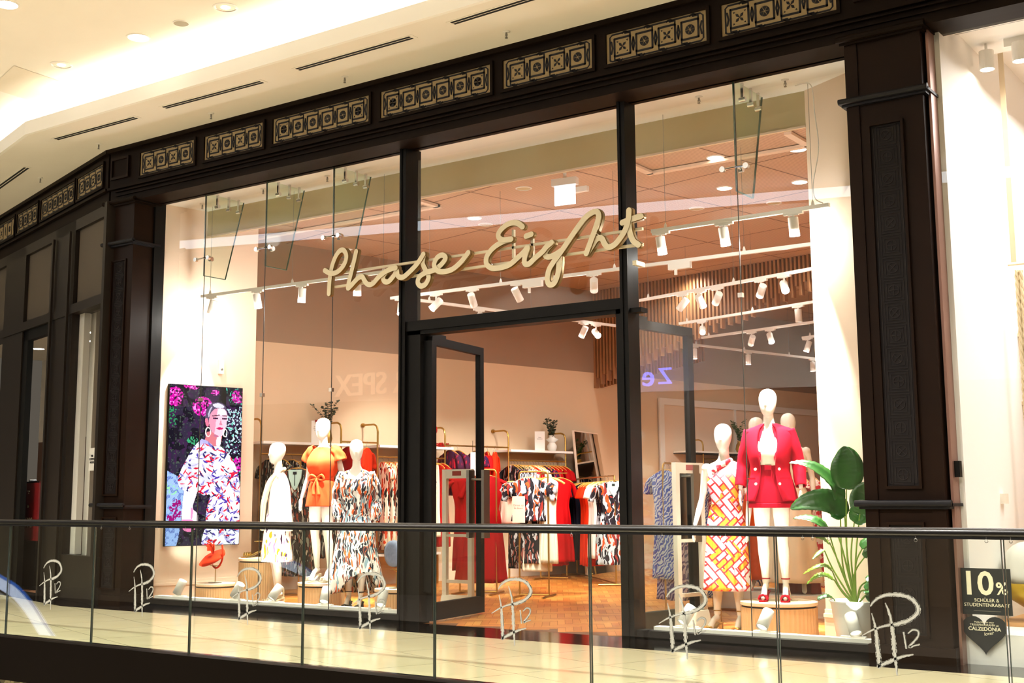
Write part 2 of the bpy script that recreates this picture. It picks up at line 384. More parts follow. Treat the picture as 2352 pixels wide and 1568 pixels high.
def dup(root, loc, rz=None, label=None, group=None, tree=None):
    """copy of a thing with its parts and their sub-parts"""
    def cp(o, par):
        c = o.copy(); COL.objects.link(c)
        if par: c.parent = par
        for ch in tree.get(o, []) if tree is not None else kids(o): cp(ch, c)
        return c
    c = cp(root, None); c.location = loc
    if rz is not None: c.rotation_euler = (0, 0, rz)
    if label: c['label'] = label
    if group: c['group'] = group
    return c
def text(name, body, size, mt, o, ux, uy, parent=None, ext=.001, align='CENTER', bold=False):
    """lettering as a mesh lying in the plane ux,uy at o"""
    cu = bpy.data.curves.new(name, 'FONT'); cu.body = body; cu.size = size; cu.extrude = ext; cu.align_x = align; cu.align_y = 'CENTER'
    cu.resolution_u = 3
    if bold: cu.offset = size*.02
    t = bpy.data.objects.new(name, cu); COL.objects.link(t); bpy.context.view_layer.update()
    me = bpy.data.meshes.new_from_object(t); bpy.data.objects.remove(t)
    me.materials.clear(); me.materials.append(MT[mt] if isinstance(mt, str) else mt)
    ux = Vector(ux); uy = Vector(uy); nn = ux.cross(uy)
    Mx = Matrix(((ux.x, uy.x, nn.x, o[0]), (ux.y, uy.y, nn.y, o[1]), (ux.z, uy.z, nn.z, o[2]), (0, 0, 0, 1)))
    me.transform(Mx); ob = bpy.data.objects.new(name, me); COL.objects.link(ob)
    if parent: ob.parent = parent
    return ob
ORD = ['first', 'second', 'third', 'fourth', 'fifth', 'sixth', 'seventh', 'eighth', 'ninth', 'tenth', 'eleventh', 'twelfth', 'thirteenth', 'fourteenth', 'fifteenth', 'sixteenth']
UX, UZ = (1, 0, 0), (0, 0, 1)
def spot(loc, target, power, ang=40, blend=.6, col=(1, .86, .7), rad=.04):
    l = bpy.data.lights.new('spot_light', 'SPOT'); l.energy = power; l.spot_size = R(ang); l.spot_blend = blend; l.color = col; l.shadow_soft_size = rad
    o = bpy.data.objects.new('spot_light', l); COL.objects.link(o); o.location = loc
    o.rotation_euler = (Vector(target)-Vector(loc)).to_track_quat('-Z', 'Y').to_euler(); return o
def area(loc, rot, sx, sy, power, col=(1, .9, .76), spread=180):
    l = bpy.data.lights.new('area_light', 'AREA'); l.shape = 'RECTANGLE'; l.size = sx; l.size_y = sy; l.energy = power; l.color = col; l.spread = R(spread)
    o = bpy.data.objects.new('area_light', l); COL.objects.link(o); o.location = loc; o.rotation_euler = rot; return o
# ---------------------------------------------------------------- lamps of the building (only some have fittings, built below)
MT['blackfascia'] = mat('very_dark_fascia', (10, 6, 3), .5, spec=.05)
MT['farwall'] = mat('far_gallery_front', (96, 82, 66), .6)
WARM = (1, .95, .88)
# mall: recessed downlights over the walkway and the cove behind the soffit lip
for X in (-13.1, -11.74, -10.38, -9.04, -7.7, -6.36, -5.02, -3.68, -2.34, -1.0):
    spot((X, -1.83, 5.97), (X, -1.83, 0), 110, 80, 1, WARM, .08)
for X in (-18, -14.5, -11, -7.5, -4, 0, 3.5):
    for Y in (-7.5, -11.5):
        spot((X, Y, 5.95), (X, Y, 0), 1380, 150, 1, (1, .955, .90), .15)
# shop: added wide fill spots under the ceiling, apart from the built downlights
for p in ((-10.6, 2.6), (-8.2, 2.2), (-5.4, 2.4), (-9.6, 5.4), (-7, 5.2), (-9.2, 8.2), (-6.6, 7.8), (-8, 12)):
    spot((p[0], p[1], 4.78), (p[0], p[1], 0), 60, 165, 1, (1, .97, .91), .1)
# neighbour shop on the right: very bright
area((-.6, 1.6, 4.7), (0, 0, 0), 3.4, 2.2, 150, (1, .97, .94))
# neighbour on the left: a few cool downlights
spot((-15.4, 2.0, 4.2), (-15.4, 2.0, 0), 420, 150, 1, (.95, 1, .96), .1)

# ---------------------------------------------------------------- floors
def tile_floor():
    m, nt, out = newmat('cream_polished_tile'); b = N(nt, 'ShaderNodeBsdfPrincipled'); nt.links.new(b.outputs[0], out.inputs[0])
    b.inputs['Roughness'].default_value = .1; b.inputs['Specular IOR Level'].default_value = .5
    tc = N(nt, 'ShaderNodeTexCoord'); mp = N(nt, 'ShaderNodeMapping'); mp.inputs['Rotation'].default_value = (0, 0, R(19.2)); mp.inputs['Scale'].default_value = (1/.8, 1/.8, 1)
    mp.inputs['Location'].default_value = (.06, .07, 0)
    nt.links.new(tc.outputs['Object'], mp.inputs[0]); sp = N(nt, 'ShaderNodeSeparateXYZ'); nt.links.new(mp.outputs[0], sp.inputs[0])
    ms = []
    for i in (0, 1):
        fr = N(nt, 'ShaderNodeMath', operation='FRACT'); nt.links.new(sp.outputs[i], fr.inputs[0])
        lt = N(nt, 'ShaderNodeMath', operation='LESS_THAN'); lt.inputs[1].default_value = .008; nt.links.new(fr.outputs[0], lt.inputs[0]); ms.append(lt)
    mx = N(nt, 'ShaderNodeMath', operation='MAXIMUM'); nt.links.new(ms[0].outputs[0], mx.inputs[0]); nt.links.new(ms[1].outputs[0], mx.inputs[1])
    nz = N(nt, 'ShaderNodeTexNoise'); nz.inputs['Scale'].default_value = 3; nz.inputs['Detail'].default_value = 5; nt.links.new(tc.outputs['Object'], nz.inputs['Vector'])
    c0 = N(nt, 'ShaderNodeMix', data_type='RGBA'); c0.inputs[6].default_value = lin((236, 224, 190)); c0.inputs[7].default_value = lin((222, 206, 166))
    nt.links.new(nz.outputs[0], c0.inputs[0])
    c1 = N(nt, 'ShaderNodeMix', data_type='RGBA'); c1.inputs[7].default_value = lin((150, 136, 104)); nt.links.new(mx.outputs[0], c1.inputs[0]); nt.links.new(c0.outputs[2], c1.inputs[6])
    nt.links.new(c1.outputs[2], b.inputs['Base Color']); return m
MT['tile'] = tile_floor()
nDL = Vector((-DL.y, DL.x, 0)); nDL = nDL if nDL.y < 0 else -nDL          # outward normal of the left facade
def miter(d):                                                            # corner point d in front of both facades
    return Vector((-12.77 - d*math.tan(R(8.45)), -.35-d, 0))
def left(s, d=0, z=0): return BL + DL*s + nDL*d + Vector((0, 0, z))      # s along the left facade, d in front of it
def slab(name, poly, z0, z1, mt):
    return struct(MB().prism([(p[0], p[1]) for p in poly], (0, 0, z0), (1, 0, 0), (0, 1, 0), z1-z0).build(name, mt))
mi = miter(.37); L1 = left(12, .37)
slab('floor_mall', [(5, -2.94), (5, -.72), (mi.x, mi.y), (L1.x, L1.y), (L1.x-2, -2.94)], -.3, 0, 'tile')
slab('floor_border', [(5, -.72), (5, .0), (-12.9, .0), (left(12, -.1).x, left(12, -.1).y), (L1.x, L1.y), (mi.x, mi.y)], -.3, 0, 'granite')
slab('floor_edge', [(5, -3.16), (5, -2.94), (-26, -2.94), (-26, -3.16)], -.3, 0, 'granite')
slab('trim_slab_fascia', [(5, -3.24), (5, -3.16), (-26, -3.16), (-26, -3.24)], -.34, .02, 'blackfascia')
slab('floor_mall_opposite', [(8, -30), (8, -9.0), (-30, -9.0), (-30, -30)], -.62, -.32, 'farfloor')
slab('floor_lower_level', [(8, -9), (8, 0), (-30, 0), (-30, -9)], -5.2, -5, 'tile')
# herringbone parquet as real blocks with a tone of their own
def parquet():
    m, nt, out = newmat('oak_herringbone'); b = N(nt, 'ShaderNodeBsdfPrincipled'); nt.links.new(b.outputs[0], out.inputs[0])
    b.inputs['Roughness'].default_value = .32
    at_ = N(nt, 'ShaderNodeAttribute', attribute_name='tone'); cr = N(nt, 'ShaderNodeValToRGB')
    e = cr.color_ramp.elements; e[0].color = lin((190, 102, 34)); e[1].color = lin((246, 172, 84)); q = e.new(.5); q.color = lin((226, 138, 56))
    nt.links.new(at_.outputs['Fac'], cr.inputs[0])
    tc = N(nt, 'ShaderNodeTexCoord'); nz = N(nt, 'ShaderNodeTexNoise'); nz.inputs['Scale'].default_value = 30; nt.links.new(tc.outputs['Object'], nz.inputs[0])
    mx = N(nt, 'ShaderNodeMix', data_type='RGBA'); mx.blend_type = 'MULTIPLY'; mx.inputs[0].default_value = .35
    nt.links.new(cr.outputs[0], mx.inputs[6]); nt.links.new(nz.outputs[0], mx.inputs[7]); nt.links.new(mx.outputs[2], b.inputs['Base Color'])
    MT['oakfloor'] = m
    wb, lb = .075, .375; vs = []; fs = []; tone = []; rnd = random.Random(3); a = R(45-12); ca, sa = math.cos(a), math.sin(a)
    ox, oy = -8.6, 5
    k = int(lb/wb)
    for i in range(-34, 34):
        for j in range(-120, 120):
            # herringbone lattice: pairs of horizontal and vertical blocks
            bx = i*2*lb/1 + (j % (2*k))*wb; by = j*wb
            for (x0, y0, dx, dy) in ((bx, by, lb, wb), (bx+lb, by - lb + wb, wb, lb)):
                g = .0015; pts = [(x0+g, y0+g), (x0+dx-g, y0+g), (x0+dx-g, y0+dy-g), (x0+g, y0+dy-g)]
                cx = ox + (x0+dx/2)*ca-(y0+dy/2)*sa; cyy = oy + (x0+dx/2)*sa+(y0+dy/2)*ca
                if not (0.12 < cyy < 12.6 and -13.6 < cx < -3.3): continue
                if cx < -12.6 + .2126*cyy and cyy < 1.4: continue
                b0 = len(vs); vs += [(ox+p[0]*ca-p[1]*sa, oy+p[0]*sa+p[1]*ca, .0) for p in pts]; fs.append((b0, b0+1, b0+2, b0+3))
                tone.append(rnd.random()**1.0)
    me = bpy.data.meshes.new('floor_shop'); me.from_pydata(vs, [], fs); me.materials.append(m)
    at2 = me.attributes.new('tone', 'FLOAT', 'FACE'); at2.data.foreach_set('value', tone)
    o = bpy.data.objects.new('floor_shop', me); COL.objects.link(o); struct(o)
parquet()
MT['grout'] = mat('dark_oak_gap', (110, 64, 30), .5)
slab('floor_shop_base', [(-3.3, 0), (-3.3, 17), (-15, 17), (-15, 0)], -.3, -.001, 'grout')
slab('floor_shop_right', [(5, 0), (5, 7), (-2.9, 7), (-2.9, 0)], -.3, .0, 'grout')

# ---------------------------------------------------------------- mall ceiling: soffit, cove, upper ceiling
c1 = miter(1.06); l0 = left(14); l1 = left(14, 1.06)
slab('ceiling_soffit', [(5, -1.41), (5, 0.3), (-12.77, .3), (l0.x, l0.y+.4), (l1.x, l1.y), (c1.x, c1.y)], 5.52, 5.56, 'plaster')
lip = MB(); lip.box((c1.x, -1.43, 5.5), (5, -1.39, 5.66)); c1v = Vector((c1.x, c1.y, 5.5))
lip.obox(c1v - Vector((0, .02, 0)), DL*14, -nDL*.04, (0, 0, .16)); struct(lip.build('trim_cove_lip', 'trough'))
tr = MB(); tr.box((-13.2, -.62, 5.565), (5, -.58, 6.05)); struct(tr.build('trim_cove_back', 'trough'))
slab('ceiling_upper', [(5, -3.6), (5, -.3), (-30, -.3+6), (-30, -3.6)], 6.0, 6.05, 'plaster')
slab('ceiling_atrium', [(8, -30), (8, -3.6), (-30, -3.6), (-30, -30)], 6.0, 6.05, 'plaster')
led = MB().box((-12.7, -1.33, 5.58), (5, -1.27, 5.60)); led = led.build('cove_light_strip', 'led')
tag(led, 'long warm white light strip hidden behind the lip of the ceiling cove above the shopfront', 'light strip')
area((-3.85, -1.22, 5.62), (R(180-28), 0, 0), 17.6, .08, 46, (1, .95, .88))
cl = c1v + DL*6.5 - nDL*.18 + Vector((0, 0, .12))
area(tuple(cl), (R(180-28), 0, -R(16.9)), 12.6, .08, 44, (1, .95, .88))
# opposite gallery of the atrium (only seen as a reflection in the glass)
oc = Vector((-23.5, -3.1, 5.5)); od = Vector((.957, -.291, 0))
opp = MB().obox(oc, od*23, (-.05, -.16, 0), (0, 0, .16)); struct(opp.build('trim_opposite_cove_lip', 'trough'))
opl = MB().obox(oc + Vector((-.0, .02, .2)), od*23, (-.005, -.02, 0), (0, 0, .16)).build('opposite_cove_light_strip', 'led2')
tag(opl, 'bright light strip in the ceiling cove across the atrium, mirrored in the shop glass', 'light strip')
ow = MB().obox(Vector((-24, -9.4, -5)), od*34, (-.1, -.3, 0), (0, 0, 11)); struct(ow.build('wall_opposite', 'farwall'))
ow = MB().obox(Vector((-24, -9.39, 3.4)), od*34, (-.1, .02, 0), (0, 0, 2.6)); struct(ow.build('wall_opposite_upper', 'plaster'))

# ---------------------------------------------------------------- shop shell
def wallpart(name, p0, dirv, ln, thick, z0, z1, mt): return struct(MB().obox((p0.x, p0.y, z0), dirv*ln, thick, (0, 0, z1-z0)).build(name, mt))
wallpart('wall_wing', WL - D2*.05, D2, 1.55, N2*-.9, 0, 4.86, 'wallbeige')
w0 = wall2(1.2)
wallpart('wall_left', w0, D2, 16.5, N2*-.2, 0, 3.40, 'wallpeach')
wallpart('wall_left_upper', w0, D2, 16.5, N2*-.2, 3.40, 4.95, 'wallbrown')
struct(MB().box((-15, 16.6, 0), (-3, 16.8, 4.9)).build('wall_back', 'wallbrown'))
struct(MB().prism([(-4.17, .73), (-3.66, .47), (-3.3, .40), (-3.3, 1.2), (-4.17, 1.2)], (0, 0, 0), (1, 0, 0), (0, 1, 0), 4.86).build('wall_right_column', 'wallbeige'))
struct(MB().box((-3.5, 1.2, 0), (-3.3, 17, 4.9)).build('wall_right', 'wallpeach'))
struct(MB().box((-12.5, -.05, 4.86), (-3.3, .75, 4.9)).build('ceiling_display', 'trough'))
struct(MB().box((-12.2, .737, 4.53), (-3.5, .80, 5.0)).build('wall_bulkhead', 'bulkhead'))
b = MB(); b.box((-12.2, .72, 4.515), (-4.17, .737, 4.535)); struct(b.build('trim_bulkhead', 'wallbeige'))
def meshceil():
    m, nt, out = newmat('perforated_ceiling'); b = N(nt, 'ShaderNodeBsdfPrincipled'); nt.links.new(b.outputs[0], out.inputs[0]); b.inputs['Roughness'].default_value = .8
    tc = N(nt, 'ShaderNodeTexCoord'); mp = N(nt, 'ShaderNodeMapping'); mp.inputs['Rotation'].default_value = (0, 0, R(12)); nt.links.new(tc.outputs['Object'], mp.inputs[0])
    wv = N(nt, 'ShaderNodeTexWave', bands_direction='X'); wv.inputs['Scale'].default_value = 9; nt.links.new(mp.outputs[0], wv.inputs[0])
    br = N(nt, 'ShaderNodeTexBrick'); br.offset = 0; br.inputs['Scale'].default_value = 1; br.inputs['Brick Width'].default_value = 1.5; br.inputs['Row Height'].default_value = 1.5
    br.inputs['Mortar Size'].default_value = .012; br.inputs['Color1'].default_value = lin((206, 170, 140)); br.inputs['Color2'].default_value = lin((200, 164, 136)); br.inputs['Mortar'].default_value = lin((120, 84, 62))
    nt.links.new(mp.outputs[0], br.inputs[0])
    mx = N(nt, 'ShaderNodeMix', data_type='RGBA'); mx.blend_type = 'MULTIPLY'; mx.inputs[0].default_value = .32
    nt.links.new(br.outputs[0], mx.inputs[6]); nt.links.new(wv.outputs[0], mx.inputs[7]); nt.links.new(mx.outputs[2], b.inputs['Base Color']); return m
MT['meshceil'] = meshceil()
struct(MB().box((-15, .8, 4.84), (-3.3, 17, 4.9)).build('ceiling_shop', 'meshceil'))
# skirting boards
def skirt(name, p0, dirv, ln, nrm):
    b = MB(); b.obox(p0, dirv*ln, nrm*.018, (0, 0, .20)); b.obox(p0+Vector((0, 0, .2)), dirv*ln, nrm*.028, (0, 0, .03)); b.obox(p0+Vector((0, 0, .23)), dirv*ln, nrm*.012, (0, 0, .035))
    return struct(b.build(name, 'wallbeige'))
skirt('baseboard_left', WL, D2, 1.5, N2)
skirt('baseboard_side', wall2(1.6), D2, 14, N2)
e1 = (Vector((-3.66, .47, 0))-Vector((-4.17, .73, 0))).normalized()
skirt('baseboard_right', Vector((-4.17, .73, 0)), e1, .6, Vector((e1.y, -e1.x, 0)))

# ---------------------------------------------------------------- dark shopfront: frieze, header, pillars
hd = MB()
hd.box((-12.72, -.35, 5.02), (5, .0, 5.56)); hd.box((-12.72, -.33, 4.84), (5, .0, 5.02)); hd.box((-12.3, -.35, 4.82), (5, .0, 4.86))
hd.box((-12.75, -.37, 5.0), (5, -.33, 5.03)); hd.box((-12.75, -.39, 5.47), (5, -.33, 5.52)); hd.box((-12.3, -.03, 4.82), (-3.3, .06, 4.9))
for k in range(3): hd.box((-12.6, -.33-.012*(k+1), 4.86+k*.05), (5, -.33, 4.872+k*.05))
struct(hd.build('wall_shopfront_header', 'bronze'))
hl = MB()
hl.obox(left(-.02, 0, 5.02), DL*14, -nDL*.3, (0, 0, .54)); hl.obox(left(-.02, -.02, 4.84), DL*14, -nDL*.3, (0, 0, .18))
hl.obox(left(-.02, .03, 5.0), DL*14, -nDL*.05, (0, 0, .03)); hl.obox(left(-.02, .04, 5.47), DL*14, -nDL*.05, (0, 0, .05))
struct(hl.build('wall_left_header', 'bronze'))

def frieze(o, ux, width, cells, label, grp):
    """tan panel in a moulded frame with an interlaced inlay of squares, rosettes and crosses"""
    h = .285; nn = Vector((ux[0], ux[1], 0)).cross(Vector((0, 0, 1)))
    t = thing('frieze_panel', label, 'ornament panel', o, math.atan2(ux[1], ux[0]), grp)
    MB().box((0, -.004, 0), (width, 0.0, h)).build('backing', 'tan', t)
    f = MB(); q = .03
    f.box((-q, -.022, -q), (width+q, 0, 0)); f.box((-q, -.022, h), (width+q, 0, h+q)); f.box((-q, -.022, 0), (0, 0, h)); f.box((width, -.022, 0), (width+q, 0, h))
    f.build('frame', 'bronze', t)
    m = MB(); O = (0, -.004, 0); X = (1, 0, 0); Z = (0, 0, 1); th = .004; mx = .05; cw = (width-2*mx)/cells; cz = h/2
    def rect(x0, z0, x1, z1, wd):
        for a in ([(x0, z0), (x1, z0)], [(x1, z0), (x1, z1)], [(x1, z1), (x0, z1)], [(x0, z1), (x0, z0)]): m.ribbon(a, wd, O, X, Z, th)
    for c in range(cells):
        cx = mx + cw*(c+.5); a = min(cw, h)*.36
        rect(cx-a, cz-a, cx+a, cz+a, .018)
        for sx in (-1, 1):                                              # key-shaped hooks joining the squares
            m.ribbon([(cx+sx*a, cz+sx*a*.9), (cx+sx*a, cz+sx*.115), (cx+sx*(a-.05), cz+sx*.115)], .016, O, X, Z, th)
            m.ribbon([(cx+sx*cw*.5, cz-.06*sx), (cx+sx*(cw*.5-.012), cz), (cx+sx*cw*.5, cz+.05*sx)], .015, O, X, Z, th)
            arc = [(cx+.028*math.cos(q_)+sx*.03, cz+sx*(.118+.016*math.sin(q_))) for q_ in [i*math.pi/5 for i in range(6)]]
            m.ribbon(arc, .011, O, X, Z, th)
        if (c % 2 == 0 and cells == 4) or (cells == 6 and c in (0, 5)):
            for k in range(4):
                q_ = math.pi/4+k*math.pi/2; dx, dz = math.cos(q_), math.sin(q_)
                m.prism([(cx, cz), (cx+dx*.03-dz*.012, cz+dz*.03+dx*.012), (cx+dx*.05, cz+dz*.05), (cx+dx*.03+dz*.012, cz+dz*.03-dx*.012)], O, X, Z, th)
                m.prism([(cx+dx*.066-dz*.008, cz+dz*.066+dx*.008), (cx+dx*.082, cz+dz*.082), (cx+dx*.066+dz*.008, cz+dz*.066-dx*.008)], O, X, Z, th)
        if not (c % 2 == 0 and cells == 4):
            for k in range(6):
                a0 = k*math.pi/3+.05; a1 = (k+1)*math.pi/3-.05; r0, r1 = .008, .046
                m.prism([(cx+r0*math.cos(a0+.5), cz+r0*math.sin(a0+.5)), (cx+r1*math.cos(a0), cz+r1*math.sin(a0)), (cx+r1*math.cos((a0+a1)/2), cz+r1*math.sin((a0+a1)/2)), (cx+r1*math.cos(a1), cz+r1*math.sin(a1))], O, X, Z, th)
    top = [(mx-.015, .03), (mx-.015, h-.04), (mx+.01, h-.018), (width-mx-.01, h-.018), (width-mx+.015, h-.04), (width-mx+.015, .04), (width-mx-.01, .018), (mx+.01, .018), (mx-.015, .03)]
    m.ribbon(top, .014, O, X, Z, th)
    m.build('inlay', 'ink', t)
    return t
FX = [(-12.13, .97, 4), (-10.98, .96, 4), (-9.86, 1.41, 6), (-8.29, 1.4, 6), (-6.74, 1.0, 4), (-5.59, 1.0, 4), (-4.45, 1.01, 4)]
for i, (x, wd, c) in enumerate(FX):
    frieze((x, -.352, 5.095), (1, 0), wd, c, 'tan ornament panel with %s inlaid squares, %s from the corner along the main shopfront frieze' % ('four' if c == 4 else 'six', ORD[i]), 'frieze panels over the main shopfront')
LLn = pl(BL, DL)
def sl(px, py): p = at(px, py, L=LLn); return (p-BL).dot(DL)
for i, (xa, xb, yy, c) in enumerate([(181, 238, 420, 4), (97, 172, 475, 6), (42, 88, 510, 4), (-40, 34, 540, 4)]):
    sa, sb = sl(xb, yy), sl(xa, yy); p = left(sb, .003, 5.095)
    frieze(tuple(p), (-DL.x, -DL.y), sb-sa, c, 'tan ornament panel, %s from the corner along the left neighbour frieze' % ORD[i], 'frieze panels over the left neighbour')
for (o, ux, wd, lb) in (((-12.68, -.352, 5.12), (1, 0), .34, 'at the corner of the two friezes'), ((-3.3, -.352, 5.12), (1, 0), .5, 'above the right pillar')):
    t = thing('blank_panel', 'plain dark moulded panel ' + lb, 'wood panel', o)
    f = MB(); f.box((0, -.03, 0), (wd, 0, .03)); f.box((0, -.03, .24), (wd, 0, .27)); f.box((0, -.03, .03), (.03, 0, .24)); f.box((wd-.03, -.03, .03), (wd, 0, .24))
    f.build('frame', 'bronze2', t); MB().box((.03, -.008, .03), (wd-.03, 0, .24)).build('infill', 'bronze', t)

def pillar(x0, x1, label):
    t = thing('pillar', label, 'pillar', ((x0+x1)/2, -.18, 0)); W = x1-x0; hw = W/2
    s = MB(); s.box((-hw, -.16, .12), (hw, .28, 4.84)); s.box((-hw-.02, -.19, 0), (hw+.02, .28, .12))
    s.box((-hw+.0, -.175, .12), (-hw+.1, -.16, 4.8)); s.box((hw-.1, -.175, .12), (hw, -.16, 4.8))
    s.build('shaft', 'bronze2', t)
    for z, hh, pr_ in ((4.80, .05, .05), (4.29, .045, .05), (1.135, .045, .06)):
        b = MB(); b.box((-hw-pr_, -.17-pr_, z), (hw+pr_, .2, z+hh*.5)); b.tube([(-hw-pr_, -.17-pr_*.9, z+hh*.5), (hw+pr_, -.17-pr_*.9, z+hh*.5)], hh*.55, 10)
        b.box((-hw-pr_*.6, -.17-pr_*.6, z-.02), (hw+pr_*.6, .2, z)); b.build('moulding', 'ink' if z < 4.5 else 'bronze', t)
    for (z0, z1) in ((1.285, 4.085), (.2, 1.0)):
        pw = .12; f = MB()
        f.box((-pw-.02, -.19, z0-.02), (pw+.02, -.16, z0)); f.box((-pw-.02, -.19, z1), (pw+.02, -.16, z1+.02)); f.box((-pw-.02, -.19, z0), (-pw, -.16, z1)); f.box((pw, -.19, z0), (pw+.02, -.16, z1))
        f.build('panel_frame', 'bronze2', t)
        g = MB().box((-pw, -.166, z0), (pw, -.15, z1)).build('relief_panel', 'relief', t)
        m = MB(); O = (0, -.166, 0); n = int((z1-z0)/.17)
        for k in range(n):
            cz = z0 + (k+.5)*(z1-z0)/n; a = .055
            for r_ in (a, a+.022):
                m.ribbon([(-r_, cz-r_), (r_, cz-r_), (r_, cz+r_), (-r_, cz+r_), (-r_, cz-r_)], .005, O, UX, UZ, .005)
            m.ribbon([(.04*math.cos(q), cz+.04*math.sin(q)) for q in [i*math.pi/6 for i in range(13)]], .006, O, UX, UZ, .005)
            for q in range(4):
                qa = q*math.pi/2+(math.pi/4 if k % 2 else 0); m.ribbon([(0, cz), (.034*math.cos(qa), cz+.034*math.sin(qa))], .006, O, UX, UZ, .005)
        m.ribbon([(-.1, z0+.02), (.1, z0+.02), (.1, z1-.02), (-.1, z1-.02), (-.1, z0+.02)], .006, O, UX, UZ, .005)
        m.build('relief_ornament', 'relief2', g)
    return t
pillar(-3.40, -2.80, 'dark brown panelled pillar between the main window and the bright shop on the right')
pillar(-12.72, -12.22, 'dark brown panelled pillar at the left end of the main window')

# ---------------------------------------------------------------- window frames and glass
fr = MB()
fr.box((-12.22, -.06, .0), (-8.19, .04, .075)); fr.box((-5.5, -.06, 0), (-3.38, .04, .075))
fr.box((-12.26, -.06, 0), (-12.19, .1, 4.84)); fr.box((-3.42, -.06, 0), (-3.36, .08, 4.84))
struct(fr.build('trim_window_frame', 'black'))
for nme, x0, x1, e in (('trim_mullion_left', -8.25, -8.17, .15), ('trim_mullion_right', -5.65, -5.57, .10)):
    b = MB(); b.box((x0, -.10, 0), (x1, e, 4.84)); b.box((x0+.01, -.115, 0), (x0+.035, -.1, 4.84)); struct(b.build(nme, 'black'))
b = MB(); b.box((-8.17, -.08, 2.9), (-5.65, .12, 3.0)); b.box((-8.17, -.06, 2.86), (-5.65, .1, 2.9)); b.box((-8.17, -.06, 0), (-8.0, .1, 2.9)); b.box((-5.82+.1, -.06, 0), (-5.65, .1, 2.9))
b.box((-5.57, -.06, 0), (-5.46, .1, .075)); b.box((-5.57, -.06, 2.86), (-5.46, .06, 2.9))
struct(b.build('trim_door_portal', 'black'))
sill = MB(); sill.box((-12.1, .045, .0), (-8.25, .15, .105)); sill.box((-5.46, .045, 0), (-3.42, .15, .105)); struct(sill.build('trim_window_sill', 'white'))
panes = [(-12.19, -11.34, .07, 4.84), (-11.336, -10.32, .07, 4.84), (-10.316, -9.27, .07, 4.84), (-9.266, -8.25, .07, 4.84), (-8.17, -5.65, 3.0, 4.84), (-5.57, -4.522, .07, 4.84), (-4.518, -3.42, .07, 4.84)]
for i, (x0, x1, z0, z1) in enumerate(panes):
    g = MB().add([(x0, 0, z0), (x1, 0, z0), (x1, 0, z1), (x0, 0, z1)], [(0, 1, 2, 3)]).build('window_%d' % (i+1), 'glass'); struct(g)
    if i in (0, 1, 2, 5):
        MB().box((x1-.001, -.004, z0), (x1+.005, .004, z1)).build('glass_joint', 'joint', g)
        cl = MB(); cl.box((x1-.02, -.02, 2.35 if i < 3 else 2.9), (x1+.02, .02, 2.39 if i < 3 else 2.94)); cl.build('joint_clamp', 'chrome', g)
# glass fins bracing the tall panes
for i, x in enumerate((-11.366, -10.335, -9.29, -4.535)):
    t = thing('glass_fin', 'green edged glass fin hung behind the window, %s' % ['leftmost of four', 'second from the left', 'third from the left, behind the sign end', 'in the right hand window'][i], 'glass fin', (x, .02, 3.84), 0, 'glass bracing fins')
    MB().prism([(.0, 1.0), (.0, 0), (.33, 0), (.60, 1.0)], (-.008, 0, 0), (0, 1, 0), (0, 0, 1), .016).build('fin_plate', 'glassfin', t)
    e = MB(); e.box((-.009, -.006, 0), (.009, .004, 1.0)); e.box((-.009, 0, -.004), (.009, .33, .004))
    e.obox((-.009, .33, 0), (.018, 0, 0), (0, .006, 0), (0, .27, 1.0)); e.build('fin_edge', 'finedge', t)
    for y in (.18, .36, .52):
        c = MB(); c.box((-.012, y-.012, .86), (.012, y+.012, 1.02)); c.tube([(-.03, y, .87), (.03, y, .87)], .022, 12)
        c.build('ceiling_clamp', 'chrome', t)
    s = MB(); s.tube([(-.11, -.045, .2), (0, -.02, .21), (.11, -.045, .2)], .01, 8); s.tube([(0, -.02, .21), (0, .10, .215)], .012, 8)
    for q in (-.11, .11): s.tube([(q, -.055, .2), (q, -.02, .2)], .026, 14)
    s.tube([(-.02, .1, .215), (.02, .1, .215)], .028, 14); s.build('spider_fitting', 'chrome', t)

# ---------------------------------------------------------------- glass door leaves, open inwards
def leaf(h, o, label):
    h = Vector(h); d = (Vector(o)-h); ln = d.length; rz = math.atan2(d.y, d.x)
    t = thing('door_leaf', label, 'door', h, rz); a = .085
    f = MB(); f.box((0, -.03, .02), (a, .03, 2.85)); f.box((ln-a, -.03, .02), (ln, .03, 2.85)); f.box((a, -.03, 2.85-a), (ln-a, .03, 2.85)); f.box((a, -.03, .02), (ln-a, .03, .19))
    f.build('frame', 'black', t)
    MB().box((a, -.004, .19), (ln-a, .004, 2.85-a)).build('pane', 'glass', t)
    k = MB()
    for s in (-1, 1):
        k.box((ln-.16, s*.09-.016, .80), (ln-.02, s*.09+.016, 1.52))
        for z in (.9, 1.42): k.tube([(ln-.09, 0, z), (ln-.09, s*.09, z)], .014, 8)
    k.build('pull_handle', 'steel', t)
    c = MB(); c.box((0.05, .03, 2.86), (.4, .09, 2.90)); c.build('door_closer', 'black', t)
    hs = MB(); hs.box((-.05, -.05, .3), (.0, .05, 2.8)); hs.build('hinge_strip', 'black', t)
    return t
leaf((-7.97, .06, 0), (-8.16, 1.2, 0), 'black framed glass door leaf standing open on the left of the entrance')
leaf((-5.74, .12, 0), (-5.60, 1.16, 0), 'black framed glass door leaf standing open on the right of the entrance')

# illuminated shop names across the atrium, mirrored in the window glass
zsign = thing('shop_sign', 'blue lit letters across the atrium, mirrored in the right hand window', 'sign', (0, 0, 0))
MT['bluelit'] = emis('blue_lit_letter', (130, 135, 255), 11.0); MT['dimlit'] = emis('dim_warm_letter', (255, 220, 180), 2.2)
